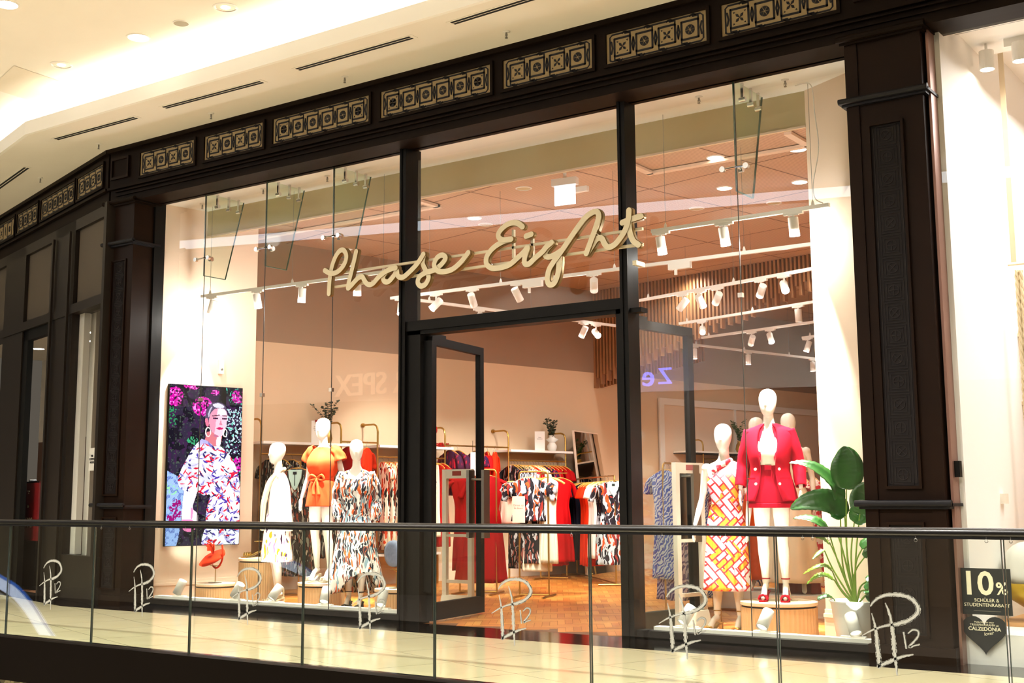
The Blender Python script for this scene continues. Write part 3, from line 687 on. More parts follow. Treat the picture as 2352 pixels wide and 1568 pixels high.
# ---------------------------------------------------------------- shop ceiling fittings: tracks and their spotlights
TZ = 3.7
E2 = N2.copy()                                                            # tracks 3-5 run square to the long wall
TR = {
 'window_left': (at(463, 684, Z=TZ), at(905, 625, Z=TZ)), 'window_right': (at(1497, 536, Z=TZ), at(1905, 475, Z=TZ)),
 'second': (at(898, 688, Z=TZ), Vector((-3.7, 2.03, TZ))), 'third': (at(1470, 693, Z=TZ), at(1940, 607, Z=TZ)),
 'fourth': (at(1561, 746, Z=TZ), at(1920, 688, Z=TZ)), 'fifth': (at(1612, 778, Z=TZ), at(1920, 735, Z=TZ)),
 'near_side': (at(965, 693, Z=TZ), at(1440, 754, Z=TZ)), 'far_side': (at(1585, 793, Z=TZ), at(1920, 831, Z=TZ)), 'far_right': (at(1843, 778, Z=TZ), at(1920, 768, Z=TZ))}
TLAB = {'window_left': 'behind the tall left window panes', 'window_right': 'behind the right hand window', 'second': 'crossing behind the sign lettering',
 'third': 'in front of the wooden slats on the right', 'fourth': 'below the slats, second of the right hand tracks', 'fifth': 'deep in the shop below the slats',
 'near_side': 'running along the side wall towards the slats', 'far_side': 'along the far part of the side wall', 'far_right': 'short one beside the right column'}
for k, (a, b) in TR.items():
    d = b-a; ln = d.length; rz = math.atan2(d.y, d.x)
    t = thing('lighting_track', 'white lighting track, ' + TLAB[k], 'light track', a, rz)
    MB().box((0, -.018, 0), (ln, .018, .035)).build('rail', 'white', t)
    n = max(2, int(ln/1.3)+1)
    for i in range(n):
        x = .15 + (ln-.3)*i/(n-1)
        w_ = MB(); w_.tube([(x, 0, .03), (x, 0, 1.14)], .0025, 5); w_.build('wire', 'steel', t)
        w_ = MB(); w_.lathe([(.018, .035), (.014, .06), (.004, .085)], (x, 0, 0), 8); w_.build('wire_grip', 'white', t)
# the feed cable that hangs in a loose curve in the right hand window
cp = [at(*q, Y=.5) for q in [(1826, 197), (1862, 195), (1871, 260), (1880, 340), (1868, 420), (1872, 455), (1890, 466)]]
tag(MB().tube(spline(cp, 8), .005, 6).build('power_cable', 'white'), 'loose white cable feeding the track in the right window', 'cable')

def can(): 
    t = thing('track_spotlight', 'x', 'spotlight')
    b = MB(); b.box((-.09, -.016, -.022), (.09, .016, 0)); b.box((-.05, -.012, -.03), (.05, .012, -.022)); b.build('adapter', 'white', t)
    MB().tube([(0, 0, -.02), (0, 0, -.075)], .011, 8).build('stem', 'white', t)
    c = MB().lathe([(.0, .085), (.042, .085), (.045, .08), (.045, -.085), (.040, -.085), (.038, -.07)], (0, 0, 0), 24, cap=False).build('can', 'white', t, smooth=False)
    c.location = (0, 0, -.13)
    for p in c.data.polygons: p.use_smooth = abs(p.normal.z) < .5
    MB().lathe([(.0005, -.074), (.037, -.075)], (0, 0, 0), 20, cap=False).build('lens', 'lamp', c)
    return t
proto = can(); PT = {proto: kids(proto)}
for c in PT[proto]: PT[c] = kids(c)
LS = []
def lamp(px, py, trk, aim, lab, power=0, ang=38):
    a, b = TR[trk]; d = (b-a); p = at(px, py, L=pl(a, d)); s = (p-a).dot(d.normalized()); s = max(.1, min(d.length-.1, s))
    q = a + d.normalized()*s; rz = math.atan2(d.y, d.x)
    if not LS: c = proto; c.location = q; c.rotation_euler.z = rz; c['label'] = lab
    else: c = dup(proto, q, rz, lab, tree=PT)
    LS.append(c); c['group'] = 'track spotlights in the shop'
    av = Vector(aim).normalized()
    al = Matrix.Rotation(-rz, 3, 'Z') @ av
    for ch in kids(c):
        if ch.name.startswith('can'):
            ch.rotation_euler = (-al).to_track_quat('Z', 'Y').to_euler()
            w = q + Vector((0, 0, -.13)) + av*.1
            if power and trk != 'fourth':
                pd = bpy.data.lights.new('track_fill_light', 'POINT'); pd.energy = 16 if 'window' in trk else 3; pd.color = WARMS; pd.shadow_soft_size = .03; po = bpy.data.objects.new('track_fill_light', pd); COL.objects.link(po); po.location = w+av*.03  # added all-round fill under the can, brightens the ceiling and walls above
            if power: spot(tuple(w), tuple(w+av), power*(2.9 if 'window' in trk else .75), ang, .55, WARMS, .035)
    return c
WARMS = (1, .97, .91)
down = (.05, -.05, -1)
for i, (px, py, aim, pw) in enumerate([(488, 672, (-.34, -.02, -1), 110), (592, 662, (.15, .08, -1), 230), (694, 650, (-.15, .08, -1), 250), (821, 635, (-.12, .12, -1), 250)]):
    lamp(px, py, 'window_left', aim, 'white can spotlight, %s on the track behind the left window panes' % ORD[i], pw, 48)
for i, (px, py, aim, pw) in enumerate([(1518, 533, (.1, .1, -1), 260), (1663, 512, (.1, .08, -1), 260), (1822, 488, (.02, .12, -1), 220)]):
    lamp(px, py, 'window_right', aim, 'white can spotlight, %s on the track behind the right window' % ORD[i], pw, 46)
for i, (px, py, aim, pw) in enumerate([(921, 688, (.35, -.5, -1), 120), (1002, 677, (-.5, -.9, -1), 80), (1085, 667, (-.3, 1, -1.1), 260), (1188, 653, (.1, 1, -1.2), 320), (1364, 630, (-.6, 1, -1), 320)]):
    lamp(px, py, 'second', aim, 'white can spotlight, %s on the long track behind the sign' % ORD[i], pw, 60)
for i, (px, py, aim, pw) in enumerate([(1568, 678, (-1, .1, -1), 220), (1609, 672, (.1, .9, -1), 220), (1647, 665, (-1, .9, -1), 260), (1748, 645, (-.9, 1, -1), 260), (1801, 640, (.5, -.8, -.8), 60)]):
    lamp(px, py, 'third', aim, 'white can spotlight, %s on the track before the wooden slats' % ORD[i], pw, 60)
for i, (px, py, aim, pw) in enumerate([(1613, 738, (.5, -1, -.62), 60), (1833, 703, (0, .1, -1), 120)]):
    lamp(px, py, 'fourth', aim, ['dazzling white can spotlight pointed at the viewer below the slats', 'white can spotlight near the column on the track below the slats'][i], pw, 50)
for i, (px, py, aim, pw) in enumerate([(1726, 762, (-.8, 1, -1), 200), (1769, 757, (.5, -.6, -1), 90)]):
    lamp(px, py, 'fifth', aim, 'white can spotlight, %s of two on the deep track' % ORD[i], pw, 55)
for i, (px, py, aim, pw) in enumerate([(1369, 745, (.8, -.6, -.6), 60), (1340, 741, (-.7, .2, -1), 240), (1100, 709, (-.8, .4, -1), 260)]):
    lamp(px, py, 'near_side', aim, 'white can spotlight on the track by the side wall, %s' % ['tipped back towards the door', 'pointed at the wall rails', 'leftmost'][i], pw, 70)
for i, (px, py, aim, pw) in enumerate([(1578, 793, (0, 0, -1), 120), (1718, 808, (0, 0, -1), 120), (1866, 826, (0, 0, -1), 120)]):
    lamp(px, py, 'far_side', aim, 'white can spotlight, %s on the far side wall track' % ORD[i], pw, 70)
lamp(1853, 779, 'far_right', (-.3, -.2, -1), 'white can spotlight on the short track beside the column', 100, 60)
for (px, py, k, lb) in ((1244, 650, 'second', 'white sensor box with a small probe on the track by the letter g'), (1577, 607, 'second', 'white sensor box with a small probe on the track right of the mullion')):
    a, b_ = TR[k]; q = at(px, py, Z=TZ); t = thing('track_sensor', lb, 'sensor', (q.x, 2.03, TZ), 0)
    MB().box((-.14, -.025, -.07), (.12, .025, -.0)).build('housing', 'white', t); MB().tube([(-.06, 0, -.07), (-.06, 0, -.13)], .018, 10).build('probe', 'white', t)

# ceiling downlights, sprinklers, exit sign, frames
def ring(name, p, r, label, cat, lit=True, depth=.0, group=None, power=0):
    t = thing(name, label, cat, p, 0, group)
    MB().lathe([(r*1.16, 0), (r*1.16, -.006), (r, -.012), (r, -.004)], (0, 0, 0), 28, cap=False).build('trim_ring', 'white', t)
    MB().lathe([(.0005, -.003), (r, -.004)], (0, 0, 0), 24, cap=False).build('lens', 'downlight' if lit else 'bulkhead', t)
    return t
DLP = [(868, 462, 0), (1203, 432, 0), (1115, 515, 0), (1643, 361, 1), (1833, 342, 1), (1664, 431, 1), (1837, 417, 1), (1778, 465, 0), (1600, 478, 0), (1090, 500, 1), (1040, 690, 1), (1052, 695, 1)]
for i, (px, py, lit) in enumerate(DLP[:10]):
    p = at(px, py, Z=4.84)
    ring('downlight', p, .085, ['unlit downlight beside the left mullion', 'unlit downlight left of the exit sign', 'unlit downlight above the letter E', 'lit downlight nearest the glass in the right window', 'lit downlight close to the column top', 'lit downlight below the first ones right of the fin', 'lit downlight beside the column, lower one', 'unlit downlight above the window track', 'unlit downlight right of the second mullion', 'lit white downlight above the sign left of the letter E'][i], 'downlight', lit, group='round lights in the shop ceiling')
def sprinkler(p, lab, grp):
    t = thing('sprinkler', lab, 'sprinkler', p, 0, grp)
    MB().lathe([(.035, 0), (.033, -.006), (.012, -.012)], (0, 0, 0), 14).build('plate', 'white', t)
    b = MB(); b.lathe([(.009, -.01), (.009, -.035), (.004, -.05), (.004, -.06), (.014, -.062), (.014, -.066)], (0, 0, 0), 8); b.tube([(-.012, 0, -.03), (-.014, 0, -.05), (-.003, 0, -.06)], .002, 5); b.tube([(.012, 0, -.03), (.014, 0, -.05), (.003, 0, -.06)], .002, 5)
    b.build('head', 'steel', t); return t
for i, p in enumerate([(465, 468), (605, 433), (752, 404), (928, 366), (1605, 222), (1803, 183)]):
    sprinkler(at(*p, Z=4.86), '%s sprinkler from the left under the display ceiling behind the glass' % ORD[i], 'sprinklers behind the window')
for i, p in enumerate([(93, 408), (227, 330), (485, 260), (792, 176), (1163, 72)]):
    sprinkler(at(*p, Z=5.52), '%s sprinkler from the left in the mall soffit' % ORD[i], 'sprinklers in the mall soffit')
q = at(1297, 392, Z=4.84); t = thing('exit_sign', 'lit white exit light box hanging from the shop ceiling above the sign', 'exit sign', (q.x, q.y, 4.45), R(8))
MB().box((-.15, -.04, .22), (.15, .04, .30)).build('housing', 'white', t); MB().box((-.125, -.01, .0), (.125, .01, .22)).build('panel', 'exit', t); MB().tube([(0, 0, .30), (0, 0, .39)], .02, 10).build('mount', 'white', t)
q = at(1330, 430, Z=4.84); tag(MB().box((-.12, -.03, -.06), (.12, .03, 0)).build('ceiling_sensor', 'white', loc=q), 'small white sensor box on the shop ceiling right of the exit sign', 'sensor')
q = at(643, 570, Z=4.84); t = thing('ceiling_beacon', 'small round ceiling device with four prongs behind the second glass fin', 'ceiling device', q)
MB().lathe([(.09, 0), (.085, -.035), (.05, -.045)], (0, 0, 0), 20).build('base', 'bulkhead', t)
for k in range(4): MB().tube([(-.07+.047*k, 0, -.04), (-.07+.047*k, 0, -.11)], .006, 6).build('prong', 'steel', t)
for i, (x0, y0, x1, y1) in enumerate([(536, 560, 1018, 478), (1488, 402, 1870, 338)]):
    a = at(x0, y0, Z=4.8); b_ = at(x1, y1, Z=4.8); t = thing('ceiling_hatch_frame', ['long pale frame fixed under the shop ceiling on the left', 'long pale frame fixed under the shop ceiling on the right'][i], 'frame', (a.x, a.y, 4.8))
    ln = b_.x-a.x; dy = .55
    f = MB(); f.box((0, -.04, 0), (ln, .04, .03)); f.box((0, -dy, 0), (.08, 0, .03)); f.box((ln-.08, -dy, 0), (ln, 0, .03)); f.build('frame', 'wallbeige', t)
# walnut slat screen dropping from the ceiling
S0 = Vector((-11.36, 8.97, 0)); Sd = Vector((.978, -.208, 0)).normalized(); Sn = Vector((.208, .978, 0)).normalized()
t = thing('slat_screen', 'stepped screen of vertical walnut slats dropping from the ceiling at the back right', 'wood screen', S0, math.atan2(Sd.y, Sd.x))
b = MB(); rn = random.Random(5); s = 0
def zb(s): return 3.13 + s*.34 if s < .5 else 3.30 + (s-.5)*.255
while s < 7.7:
    z0 = zb(s) + (.14 if int(s/.0744) % 2 else 0) + rn.uniform(-.02, .02)
    b.box((s, -.09, z0), (s+.035, 0, 4.838)); s += .0744
b.build('slats', 'slat', t)
b = MB(); s = 0
while s < 7.3: b.box((s, .0, zb(s)+.5), (s+.55, .02, 4.84)); s += .55
b.build('backing', 'slatback', t)
# the same slats return along the side wall
b = MB()
for k in range(34): b.box((-.0, .06+k*.085, 3.15+k*.02), (.07, .095+k*.085, 4.84))
b.build('side_slats', 'slat', t)

# ---------------------------------------------------------------- mall ceiling fittings
for i, p in enumerate([(15, 10), (141, 149), (318, 86), (518, 17)]):
    q = at(*p, Z=6.0); t = thing('downlight', 'large round recessed downlight in the mall ceiling, %s' % ['cut by the top left corner', 'lowest, with a mirrored reflector', 'second from the corner, bright white', 'nearest the top edge with a mirrored reflector'][i], 'downlight', q, 0, 'mall ceiling downlights')
    MB().lathe([(.125, 0), (.125, -.006), (.108, -.008), (.105, -.001)], (0, 0, 0), 36, cap=False).build('trim_ring', 'white', t)
    MB().lathe([(.104, -.002), (.09, .02)] if i in (0, 2) else [(.104, -.002), (.06, .015)], (0, 0, 0), 36, cap=False).build('reflector', 'downlight' if i in (0, 2) else 'chrome', t)
    MB().lathe([(.0005, -.0035), (.045 if i in (1, 3) else .1, -.003)], (0, 0, 0), 30, cap=False).build('lens', 'downlight', t)
q = at(416, 53, Z=6.0); t = thing('ceiling_speaker', 'round grey speaker grille in the mall ceiling', 'speaker', q)
MB().lathe([(.085, 0), (.085, -.006), (.076, -.008)], (0, 0, 0), 30, cap=False).build('trim_ring', 'white', t); MB().lathe([(.0005, -.006), (.076, -.006)], (0, 0, 0), 30, cap=False).build('grille', mat('grille_grey', (170, 160, 140), .7), t)
q0, q1, q2 = at(32, 150, Z=6), at(138, 186, Z=6), at(0, 185, Z=6)
tag(MB().add([q0+Vector((0, 0, -.004)), q1+Vector((0, 0, -.004)), q1+Vector((-.9, .28, -.004)), q0+Vector((-.9, .28, -.004))], [(0, 1, 2, 3)]).build('access_panel', mat('hatch', (232, 222, 204), .85)), 'flush square access panel in the mall ceiling at the left', 'access panel')
for i, (p0, p1) in enumerate([((-.02, 435), (72, 384)), ((132, 322), (325, 270)), ((380, 250), (615, 188)), ((685, 163), (960, 86)), ((1040, 58), (1300, -22))]):
    a = at(*p0, Z=5.52); b_ = at(*p1, Z=5.52); d = b_-a; ln = d.length
    t = thing('slot_vent', 'long twin slot air vent in the mall soffit, %s from the left' % ORD[i], 'air vent', a, math.atan2(d.y, d.x), 'slot vents in the soffit')
    f = MB(); f.box((0, -.10, -.006), (ln, 0, 0)); f.build('frame', 'plaster', t)
    for y in (-.084, -.042): MB().box((.04, y, -.009), (ln-.04, y+.027, -.005)).build('slot', 'vent', t)
# ---------------------------------------------------------------- mannequins
def loft(mb, secs, n=20):
    """secs: (x,y,z,rx,ry) horizontal sections"""
    S = spline([Vector(s[:3]).to_4d()[:3] for s in secs], 3); Rr = spline([(s[3], s[4], 0) for s in secs], 3)
    mb.rings([[(p[0]+max(.001, r[0])*math.cos(2*math.pi*k/n), p[1]+max(.001, r[1])*math.sin(2*math.pi*k/n), p[2]) for k in range(n)] for p, r in zip(S, Rr)])
def body(name, parent, arms, legs, head=(0, 0), lean=0.0, flat=False, hand_curl=.3):
    """one continuous figure: lofts for trunk, head, limbs, hands and feet fused by a voxel remesh. heading is -Y, soles at z=0"""
    H = 0.0 if flat else .06
    m = MB()
    loft(m, [(0, 0, .84+H, .05, .06), (0, .01, .88+H, .125, .09), (0, .015, .95+H, .160, .108), (0, .01, 1.02+H, .148, .1), (0, 0, 1.12+H, .112, .082), (0, -.005, 1.2+H, .118, .088),
             (0, -.02, 1.28+H, .138, .105), (0, -.015, 1.34+H, .148, .1), (0, .0, 1.41+H, .165, .08), (0, .01, 1.455+H, .15, .065), (0, .01, 1.485+H, .085, .055), (0, .005, 1.52+H, .052, .05), (0, 0, 1.58+H, .046, .048), (0, -.005, 1.63+H, .045, .05)])
    hy, hp = head
    hd = MB(); loft(hd, [(0, -.03, -.125, .012, .015), (0, -.028, -.115, .035, .045), (0, -.018, -.08, .056, .072), (0, -.005, -.02, .074, .092), (0, .004, .04, .08, .1), (0, .006, .085, .070, .088), (0, .006, .115, .045, .058), (0, .006, .128, .01, .012)], 24)
    Rm = Matrix.Rotation(hy, 3, 'Z') @ Matrix.Rotation(hp, 3, 'X'); c = Vector((0, -.012, 1.70+H))
    m.add([c + Rm @ Vector(v) for v in hd.v], hd.f)
    # faint nose ridge
    m.tube([c + Rm @ Vector((0, -.088, .015)), c + Rm @ Vector((0, -.098, -.03))], [.006, .01], 8)
    for sgn, leg in zip((-1, 1), legs):
        hip, knee, ank, toe = [Vector(v) for v in leg]
        hip = hip+Vector((0, 0, H)); mid = (hip+knee)/2; calf = knee*.72+ank*.28 + Vector((0, .012, 0))
        m.tube(spline([hip, mid+Vector((0, -.012, 0)), knee, calf, ank*.8+knee*.2, ank], 3), [r for r in [x[0] for x in spline([(.083, 0, 0), (.074, 0, 0), (.05, 0, 0), (.052, 0, 0), (.034, 0, 0), (.031, 0, 0)], 3)]], 16)
        heel = ank + Vector((0, .035, -.035)); d = (toe-ank); ball = ank + d*.72; ball.z = toe.z+.012
        m.tube([heel+Vector((0, .005, .01)), ank+Vector((0, -.01, -.03)), (ank+ball)/2+Vector((0, 0, .012)), ball, toe], [.022, .033, .03, .032, .014], 12, ell=.85, up=(0, 0, 1))
    for sgn, arm in zip((-1, 1), arms):
        sh, el, wr, fd = [Vector(v) for v in arm]; up = Vector((0, 0, H)); sh = sh+up; el = el+up; wr = wr+up
        m.tube(spline([sh, sh*.5+el*.5, el, el*.55+wr*.45, wr], 3), [x[0] for x in spline([(.043, 0, 0), (.038, 0, 0), (.03, 0, 0), (.028, 0, 0), (.019, 0, 0)], 3)], 12)
        m.ball(sh, .047, 8)
        # hand: palm, four unequal bent fingers, thumb from the side
        f = Vector(fd).normalized(); side = Vector((0, -1, 0)); side = (side - f*side.dot(f)).normalized(); inn = f.cross(side)*sgn
        pc = wr + f*.05
        m.tube([wr, wr+f*.03, wr+f*.085], [.018, .033, .036], 10, ell=.42, up=tuple(side))
        for i, ln in enumerate((.068, .078, .072, .056)):
            b0 = wr + f*.082 + side*(.026-.0175*i); a = b0 + f*ln*.5 + inn*hand_curl*ln*.12; e = a + f*ln*.48 + inn*hand_curl*ln*.5
            m.tube([b0-f*.01, a, e], [.0088, .0082, .0066], 8)
        m.tube([wr+f*.02+side*.02, wr+f*.05+side*.045+inn*.006, wr+f*.085+side*.05+inn*.014], [.0115, .0095, .0075], 8)
    o = m.build(name, 'whitegloss', parent, smooth=True)
    rm = o.modifiers.new('fuse', 'REMESH'); rm.mode = 'VOXEL'; rm.voxel_size = .0062; rm.use_smooth_shade = True
    sm = o.modifiers.new('smooth', 'SMOOTH'); sm.factor = .5; sm.iterations = 3
    if lean: o.rotation_euler.y = lean
    return o
def cloth(name, secs, mt, parent, n=72, k=5, hem=None, thick=.004, top=None):
    """secs: (z,cx,cy,rx,ry,amp,nf,gap) draped surface; gap opens it at the front by that half angle"""
    A = spline([(s[0], s[1], s[2]) for s in secs], k); B = spline([(s[3], s[4], s[5]) for s in secs], k)
    G = spline([(s[6], s[7] if len(s) > 7 else 0, 0) for s in secs], k)
    rs = []; gapped = any(len(s) > 7 and s[7] for s in secs); ph = (secs[0][3]*1000) % 6; nr = len(A)
    for i, (a, b, g) in enumerate(zip(A, B, G)):
        row = []; nf = secs[0][6]
        for j in range(n):
            q = -math.pi/2 + (g[1] + (2*math.pi-2*g[1])*j/(n-1) if gapped else 2*math.pi*j/n)
            am = b[2]; f = 1+am*(math.sin(nf*q+ph+a[0]*1.3)+.45*math.sin(nf*.5*q*2+2.1+a[0]*3)+.3*math.sin(1.7*nf*q))
            z = a[0]
            if hem and i > nr*.6: z += hem(q)*((i-nr*.6)/(nr*.4))**1.5
            if top and i < nr*.25: z += top(q)*(1-i/(nr*.25))
            row.append((a[1]+b[0]*f*math.cos(q), a[2]+b[1]*f*math.sin(q), z))
        rs.append(row)
    vs = [p for r_ in rs for p in r_]; fs = []
    for i in range(len(rs)-1):
        for j in range(n-1 if gapped else n):
            j2 = (j+1) % n; fs.append((i*n+j, (i+1)*n+j, (i+1)*n+j2, i*n+j2))
    o = MB().add(vs, fs).build(name, mt, parent, smooth=True)
    so = o.modifiers.new('thick', 'SOLIDIFY'); so.thickness = thick; so.offset = 0
    return o
def sleeve(name, pts, rs, mt, parent, folds=.05, n=28, k=6):
    P = spline(pts, k); RR = [x[0] for x in spline([(r_, 0, 0) for r_ in rs], k)]
    m = MB(); m.tube(P, RR, n, cap=False)
    for i in range(len(P)):
        c = P[i]
        for j in range(n):
            v = Vector(m.v[i*n+j]); f = 1+folds*math.sin(7*2*math.pi*j/n+i*.6)+folds*.7*math.sin(i*1.1+j*.4); m.v[i*n+j] = tuple(c+(v-c)*f)
    o = m.build(name, mt, parent, smooth=True); so = o.modifiers.new('thick', 'SOLIDIFY'); so.thickness = .004; so.offset = 0; return o
def sandal(parent, ank, toe, mt, strap=True, heel=True, rz=0, chunky=False):
    t = Vector(toe); a = Vector(ank); m = MB(); d = (t-a); d.z = 0; d.normalize(); s = d.cross(Vector((0, 0, 1)))
    hp = a - d*.055; hp.z = 0; hz = a.z-.07
    sole = [(hp, hz, .026), (hp+d*.06, hz*.82, .03), (hp+d*.13, .02+hz*.18, .034), (hp+d*.19, .012, .042), (hp+d*.245, .012, .03), (hp+d*.262, .014, .008)]
    top = []; bot = []
    for (p, z, w_) in sole:
        top += [p+s*w_+Vector((0, 0, z)), p-s*w_+Vector((0, 0, z))]; bot += [p+s*w_+Vector((0, 0, max(0, z-.012))), p-s*w_+Vector((0, 0, max(0, z-.012)))]
    n = len(sole); vs = top+bot; fs = []
    for i in range(n-1):
        a0 = 2*i; fs += [(a0, a0+1, a0+3, a0+2), (2*n+a0, 2*n+a0+2, 2*n+a0+3, 2*n+a0+1), (a0, a0+2, 2*n+a0+2, 2*n+a0), (a0+1, 2*n+a0+1, 2*n+a0+3, a0+3)]
    fs += [(0, 2*n, 2*n+1, 1), (2*n-2, 2*n-1, 4*n-1, 4*n-2)]; m.add(vs, fs)
    if heel:
        w_ = .022 if chunky else .008; m.tube([hp+d*.008+Vector((0, 0, hz)), hp+d*.006+Vector((0, 0, .0))], [.022, w_], 8)
    c = hp+d*.175
    for q in (0, .022, .044):
        m.tube([c+d*q+s*.038+Vector((0, 0, .02)), c+d*q+s*.025+Vector((0, 0, .052)), c+d*q+Vector((0, 0, .06)), c+d*q-s*.025+Vector((0, 0, .052)), c+d*q-s*.038+Vector((0, 0, .02))], .009, 6)
    if strap:
        z = a.z+.035; m.tube([a+Vector((.036*math.cos(w2), .04*math.sin(w2), .035)) for w2 in [i*math.pi/6 for i in range(13)]], .005, 6)
        m.tube([hp+Vector((0, 0, hz)), hp+d*.0+Vector((0, 0, z))], .006, 6)
    return m.build('shoe', mt, parent, smooth=False)
LEGS = [((-.085, .0, .90), (-.085, -.02, .53), (-.08, .03, .16), (-.085, -.13, .02)), ((.085, .0, .90), (.09, -.02, .53), (.095, .03, .16), (.11, -.13, .02))]
ARMS = [((-.175, .01, 1.42), (-.225, .03, 1.15), (-.235, -.03, .91), (-.05, -.15, -1)), ((.175, .01, 1.42), (.225, .03, 1.15), (.235, -.03, .91), (.05, -.15, -1))]
def basep(px, py, Z=0): return at(px, py, Z=Z)
# -- 1: white cardigan over the shoulders, champagne scarf, lilac and gold printed dress
def man_wrap():
    t = thing('mannequin', 'white mannequin turned left, white cape jacket, champagne scarf, lilac and gold print dress', 'mannequin', (at(637, 1150, Y=.8).x, .8, 0), R(-38))
    body('body', t, ARMS, LEGS)
    cloth('dress', [(1.47, 0, .0, .12, .075, 0, 9), (1.3, 0, -.01, .165, .125, .01, 9), (1.16, 0, 0, .135, .105, .01, 9), (1.0, 0, .01, .185, .135, .02, 9), (.75, 0, 0, .215, .16, .04, 9), (.5, 0, 0, .25, .18, .07, 9)], 'p_lilac', t)
    cloth('jacket', [(1.52, 0, .01, .09, .07, 0, 6, .35), (1.47, 0, .01, .19, .095, 0, 6, .5), (1.35, 0, .01, .255, .13, .01, 6, .55), (1.1, 0, .01, .275, .15, .02, 6, .6), (.85, 0, .02, .265, .16, .03, 6, .62)], 'whitecloth', t)
    m = MB()
    for sgn in (-1, 1):
        pts = spline([(sgn*.03, .06, 1.57), (sgn*.085, .01, 1.54), (sgn*.10, -.09, 1.42), (sgn*.09, -.15, 1.2), (sgn*.08, -.17, 1.0), (sgn*.07, -.17, .86)], 5)
        for q in range(4): m.tube([(p[0]+sgn*.014*q*(1.5 if i > 5 else 1), p[1]-.004*(q % 2), p[2]) for i, p in enumerate(pts)], [.02]*len(pts), 8, ell=.6)
    m.tube(spline([(-.06, .05, 1.56), (0, .075, 1.575), (.06, .05, 1.56)], 6), .025, 10); m.build('scarf', 'scarf', t, smooth=True)
    for l in LEGS: sandal(t, l[2], l[3], 'scarf', chunky=True)
    return t
man_wrap()
# -- 2: coral blouse and shorts, on a round podium
def man_coral():
    q = at(733, 1336, Z=.27); t = thing('mannequin', 'white mannequin on a podium in coral playsuit with ruffled sleeves and tied belt', 'mannequin', (at(741, 1150, Y=.98).x, .98, .275), R(10))
    A = [((-.175, .01, 1.42), (-.225, .03, 1.15), (-.26, -.05, .9), (-.05, -.15, -1)), ((.175, .01, 1.42), (.235, .05, 1.16), (.2, -.02, .93), (.05, -.05, -1))]
    body('body', t, A, LEGS, head=(-.1, 0))
    cloth('playsuit', [(1.545, 0, .005, .075, .065, 0, 7), (1.5, 0, .005, .15, .085, .01, 7), (1.38, 0, -.01, .205, .135, .03, 7), (1.27, 0, -.01, .18, .13, .04, 7), (1.18, 0, 0, .13, .1, .02, 7), (1.12, 0, 0, .165, .125, .03, 7), (.95, 0, 0, .2, .15, .03, 7), (.86, 0, 0, .215, .155, .035, 7)], 'coral', t)
    for sg in (-1, 1): sleeve('sleeve', [(sg*.12, .01, 1.53), (sg*.175, .01, 1.48), (sg*.215, .02, 1.38)], [.05, .07, .085], 'coral', t, .09)
    m = MB(); m.tube([(.135*math.cos(a), .105*math.sin(a), 1.185) for a in [i*math.pi/12 for i in range(25)]], .018, 8, ell=.4)
    for s in (-1, 1):
        m.tube(spline([(0, -.12, 1.185), (s*.07, -.135, 1.22), (s*.10, -.13, 1.17), (s*.05, -.13, 1.165), (0, -.12, 1.185)], 5), .016, 6)
        m.tube(spline([(0, -.125, 1.18), (s*.03, -.15, 1.08), (s*.035+.02, -.165, .99)], 5), [.012+.001*i for i in range(11)], 6)
    m.build('tied_belt', 'coral', t, smooth=True)
    for l in LEGS: sandal(t, l[2], l[3], 'cream', False, True, chunky=True)
    MB().tube([(0, .12, 0), (.0, .10, .5)], .009, 8).build('support_rod', 'chrome', t)
    MB().lathe([(.19, 0), (.19, .006), (.0005, .007)], (0, 0, 0), 36, cap=False).build('base_plate', 'glassfin', t)
man_coral()
# -- 3: long sleeved leaf print dress with a dipped hem
def man_print():
    t = thing('mannequin', 'white mannequin in long sleeved V-neck leaf print maxi dress with dipped hem', 'mannequin', (at(818, 1150, Y=.85).x, .85, 0), R(26))
    A = [((-.175, .01, 1.42), (-.22, .04, 1.15), (-.19, -.05, .93), (.05, -.1, -1)), ((.175, .01, 1.42), (.225, .05, 1.15), (.22, .0, .92), (.0, -.1, -1))]
    Lg = [LEGS[0], ((.085, 0, .9), (.09, -.06, .53), (.08, -.05, .16), (.085, -.2, .02))]
    body('body', t, A, Lg, head=(.28, -.05))
    vneck = lambda q: -.17*max(0, math.cos((q+math.pi/2)/1.0))**6 if abs(math.sin((q+math.pi/2)/2)) < .5 else 0
    cloth('dress', [(1.545, 0, .005, .085, .065, 0, 8), (1.52, 0, .005, .14, .07, 0, 8), (1.44, 0, 0, .195, .11, .01, 8), (1.32, 0, -.015, .185, .135, .02, 8), (1.15, 0, 0, .14, .11, .02, 8), (1.0, 0, .01, .19, .14, .03, 8), (.7, 0, 0, .235, .18, .07, 8), (.45, 0, 0, .28, .21, .10, 8), (.28, 0, .0, .30, .235, .12, 8)], 'p_multi', t, n=96, top=vneck,
          hem=lambda q: .26*max(0, math.cos(q+math.pi/2-.5))**3 - .12)
    for sg, a in zip((-1, 1), A):
        a = [Vector(v)+Vector((0, 0, .06)) for v in a[:3]]
        sleeve('sleeve', [a[0]+Vector((-sg*.03, 0, .02)), a[0]*.5+a[1]*.5+Vector((sg*.015, 0, 0)), a[1]+Vector((sg*.01, 0, 0)), a[1]*.4+a[2]*.6, a[2]], [.062, .062, .062, .07, .042], 'p_multi', t, .07)
    for l in Lg: sandal(t, l[2], l[3], 'blackcloth', True, True, chunky=True)
man_print()
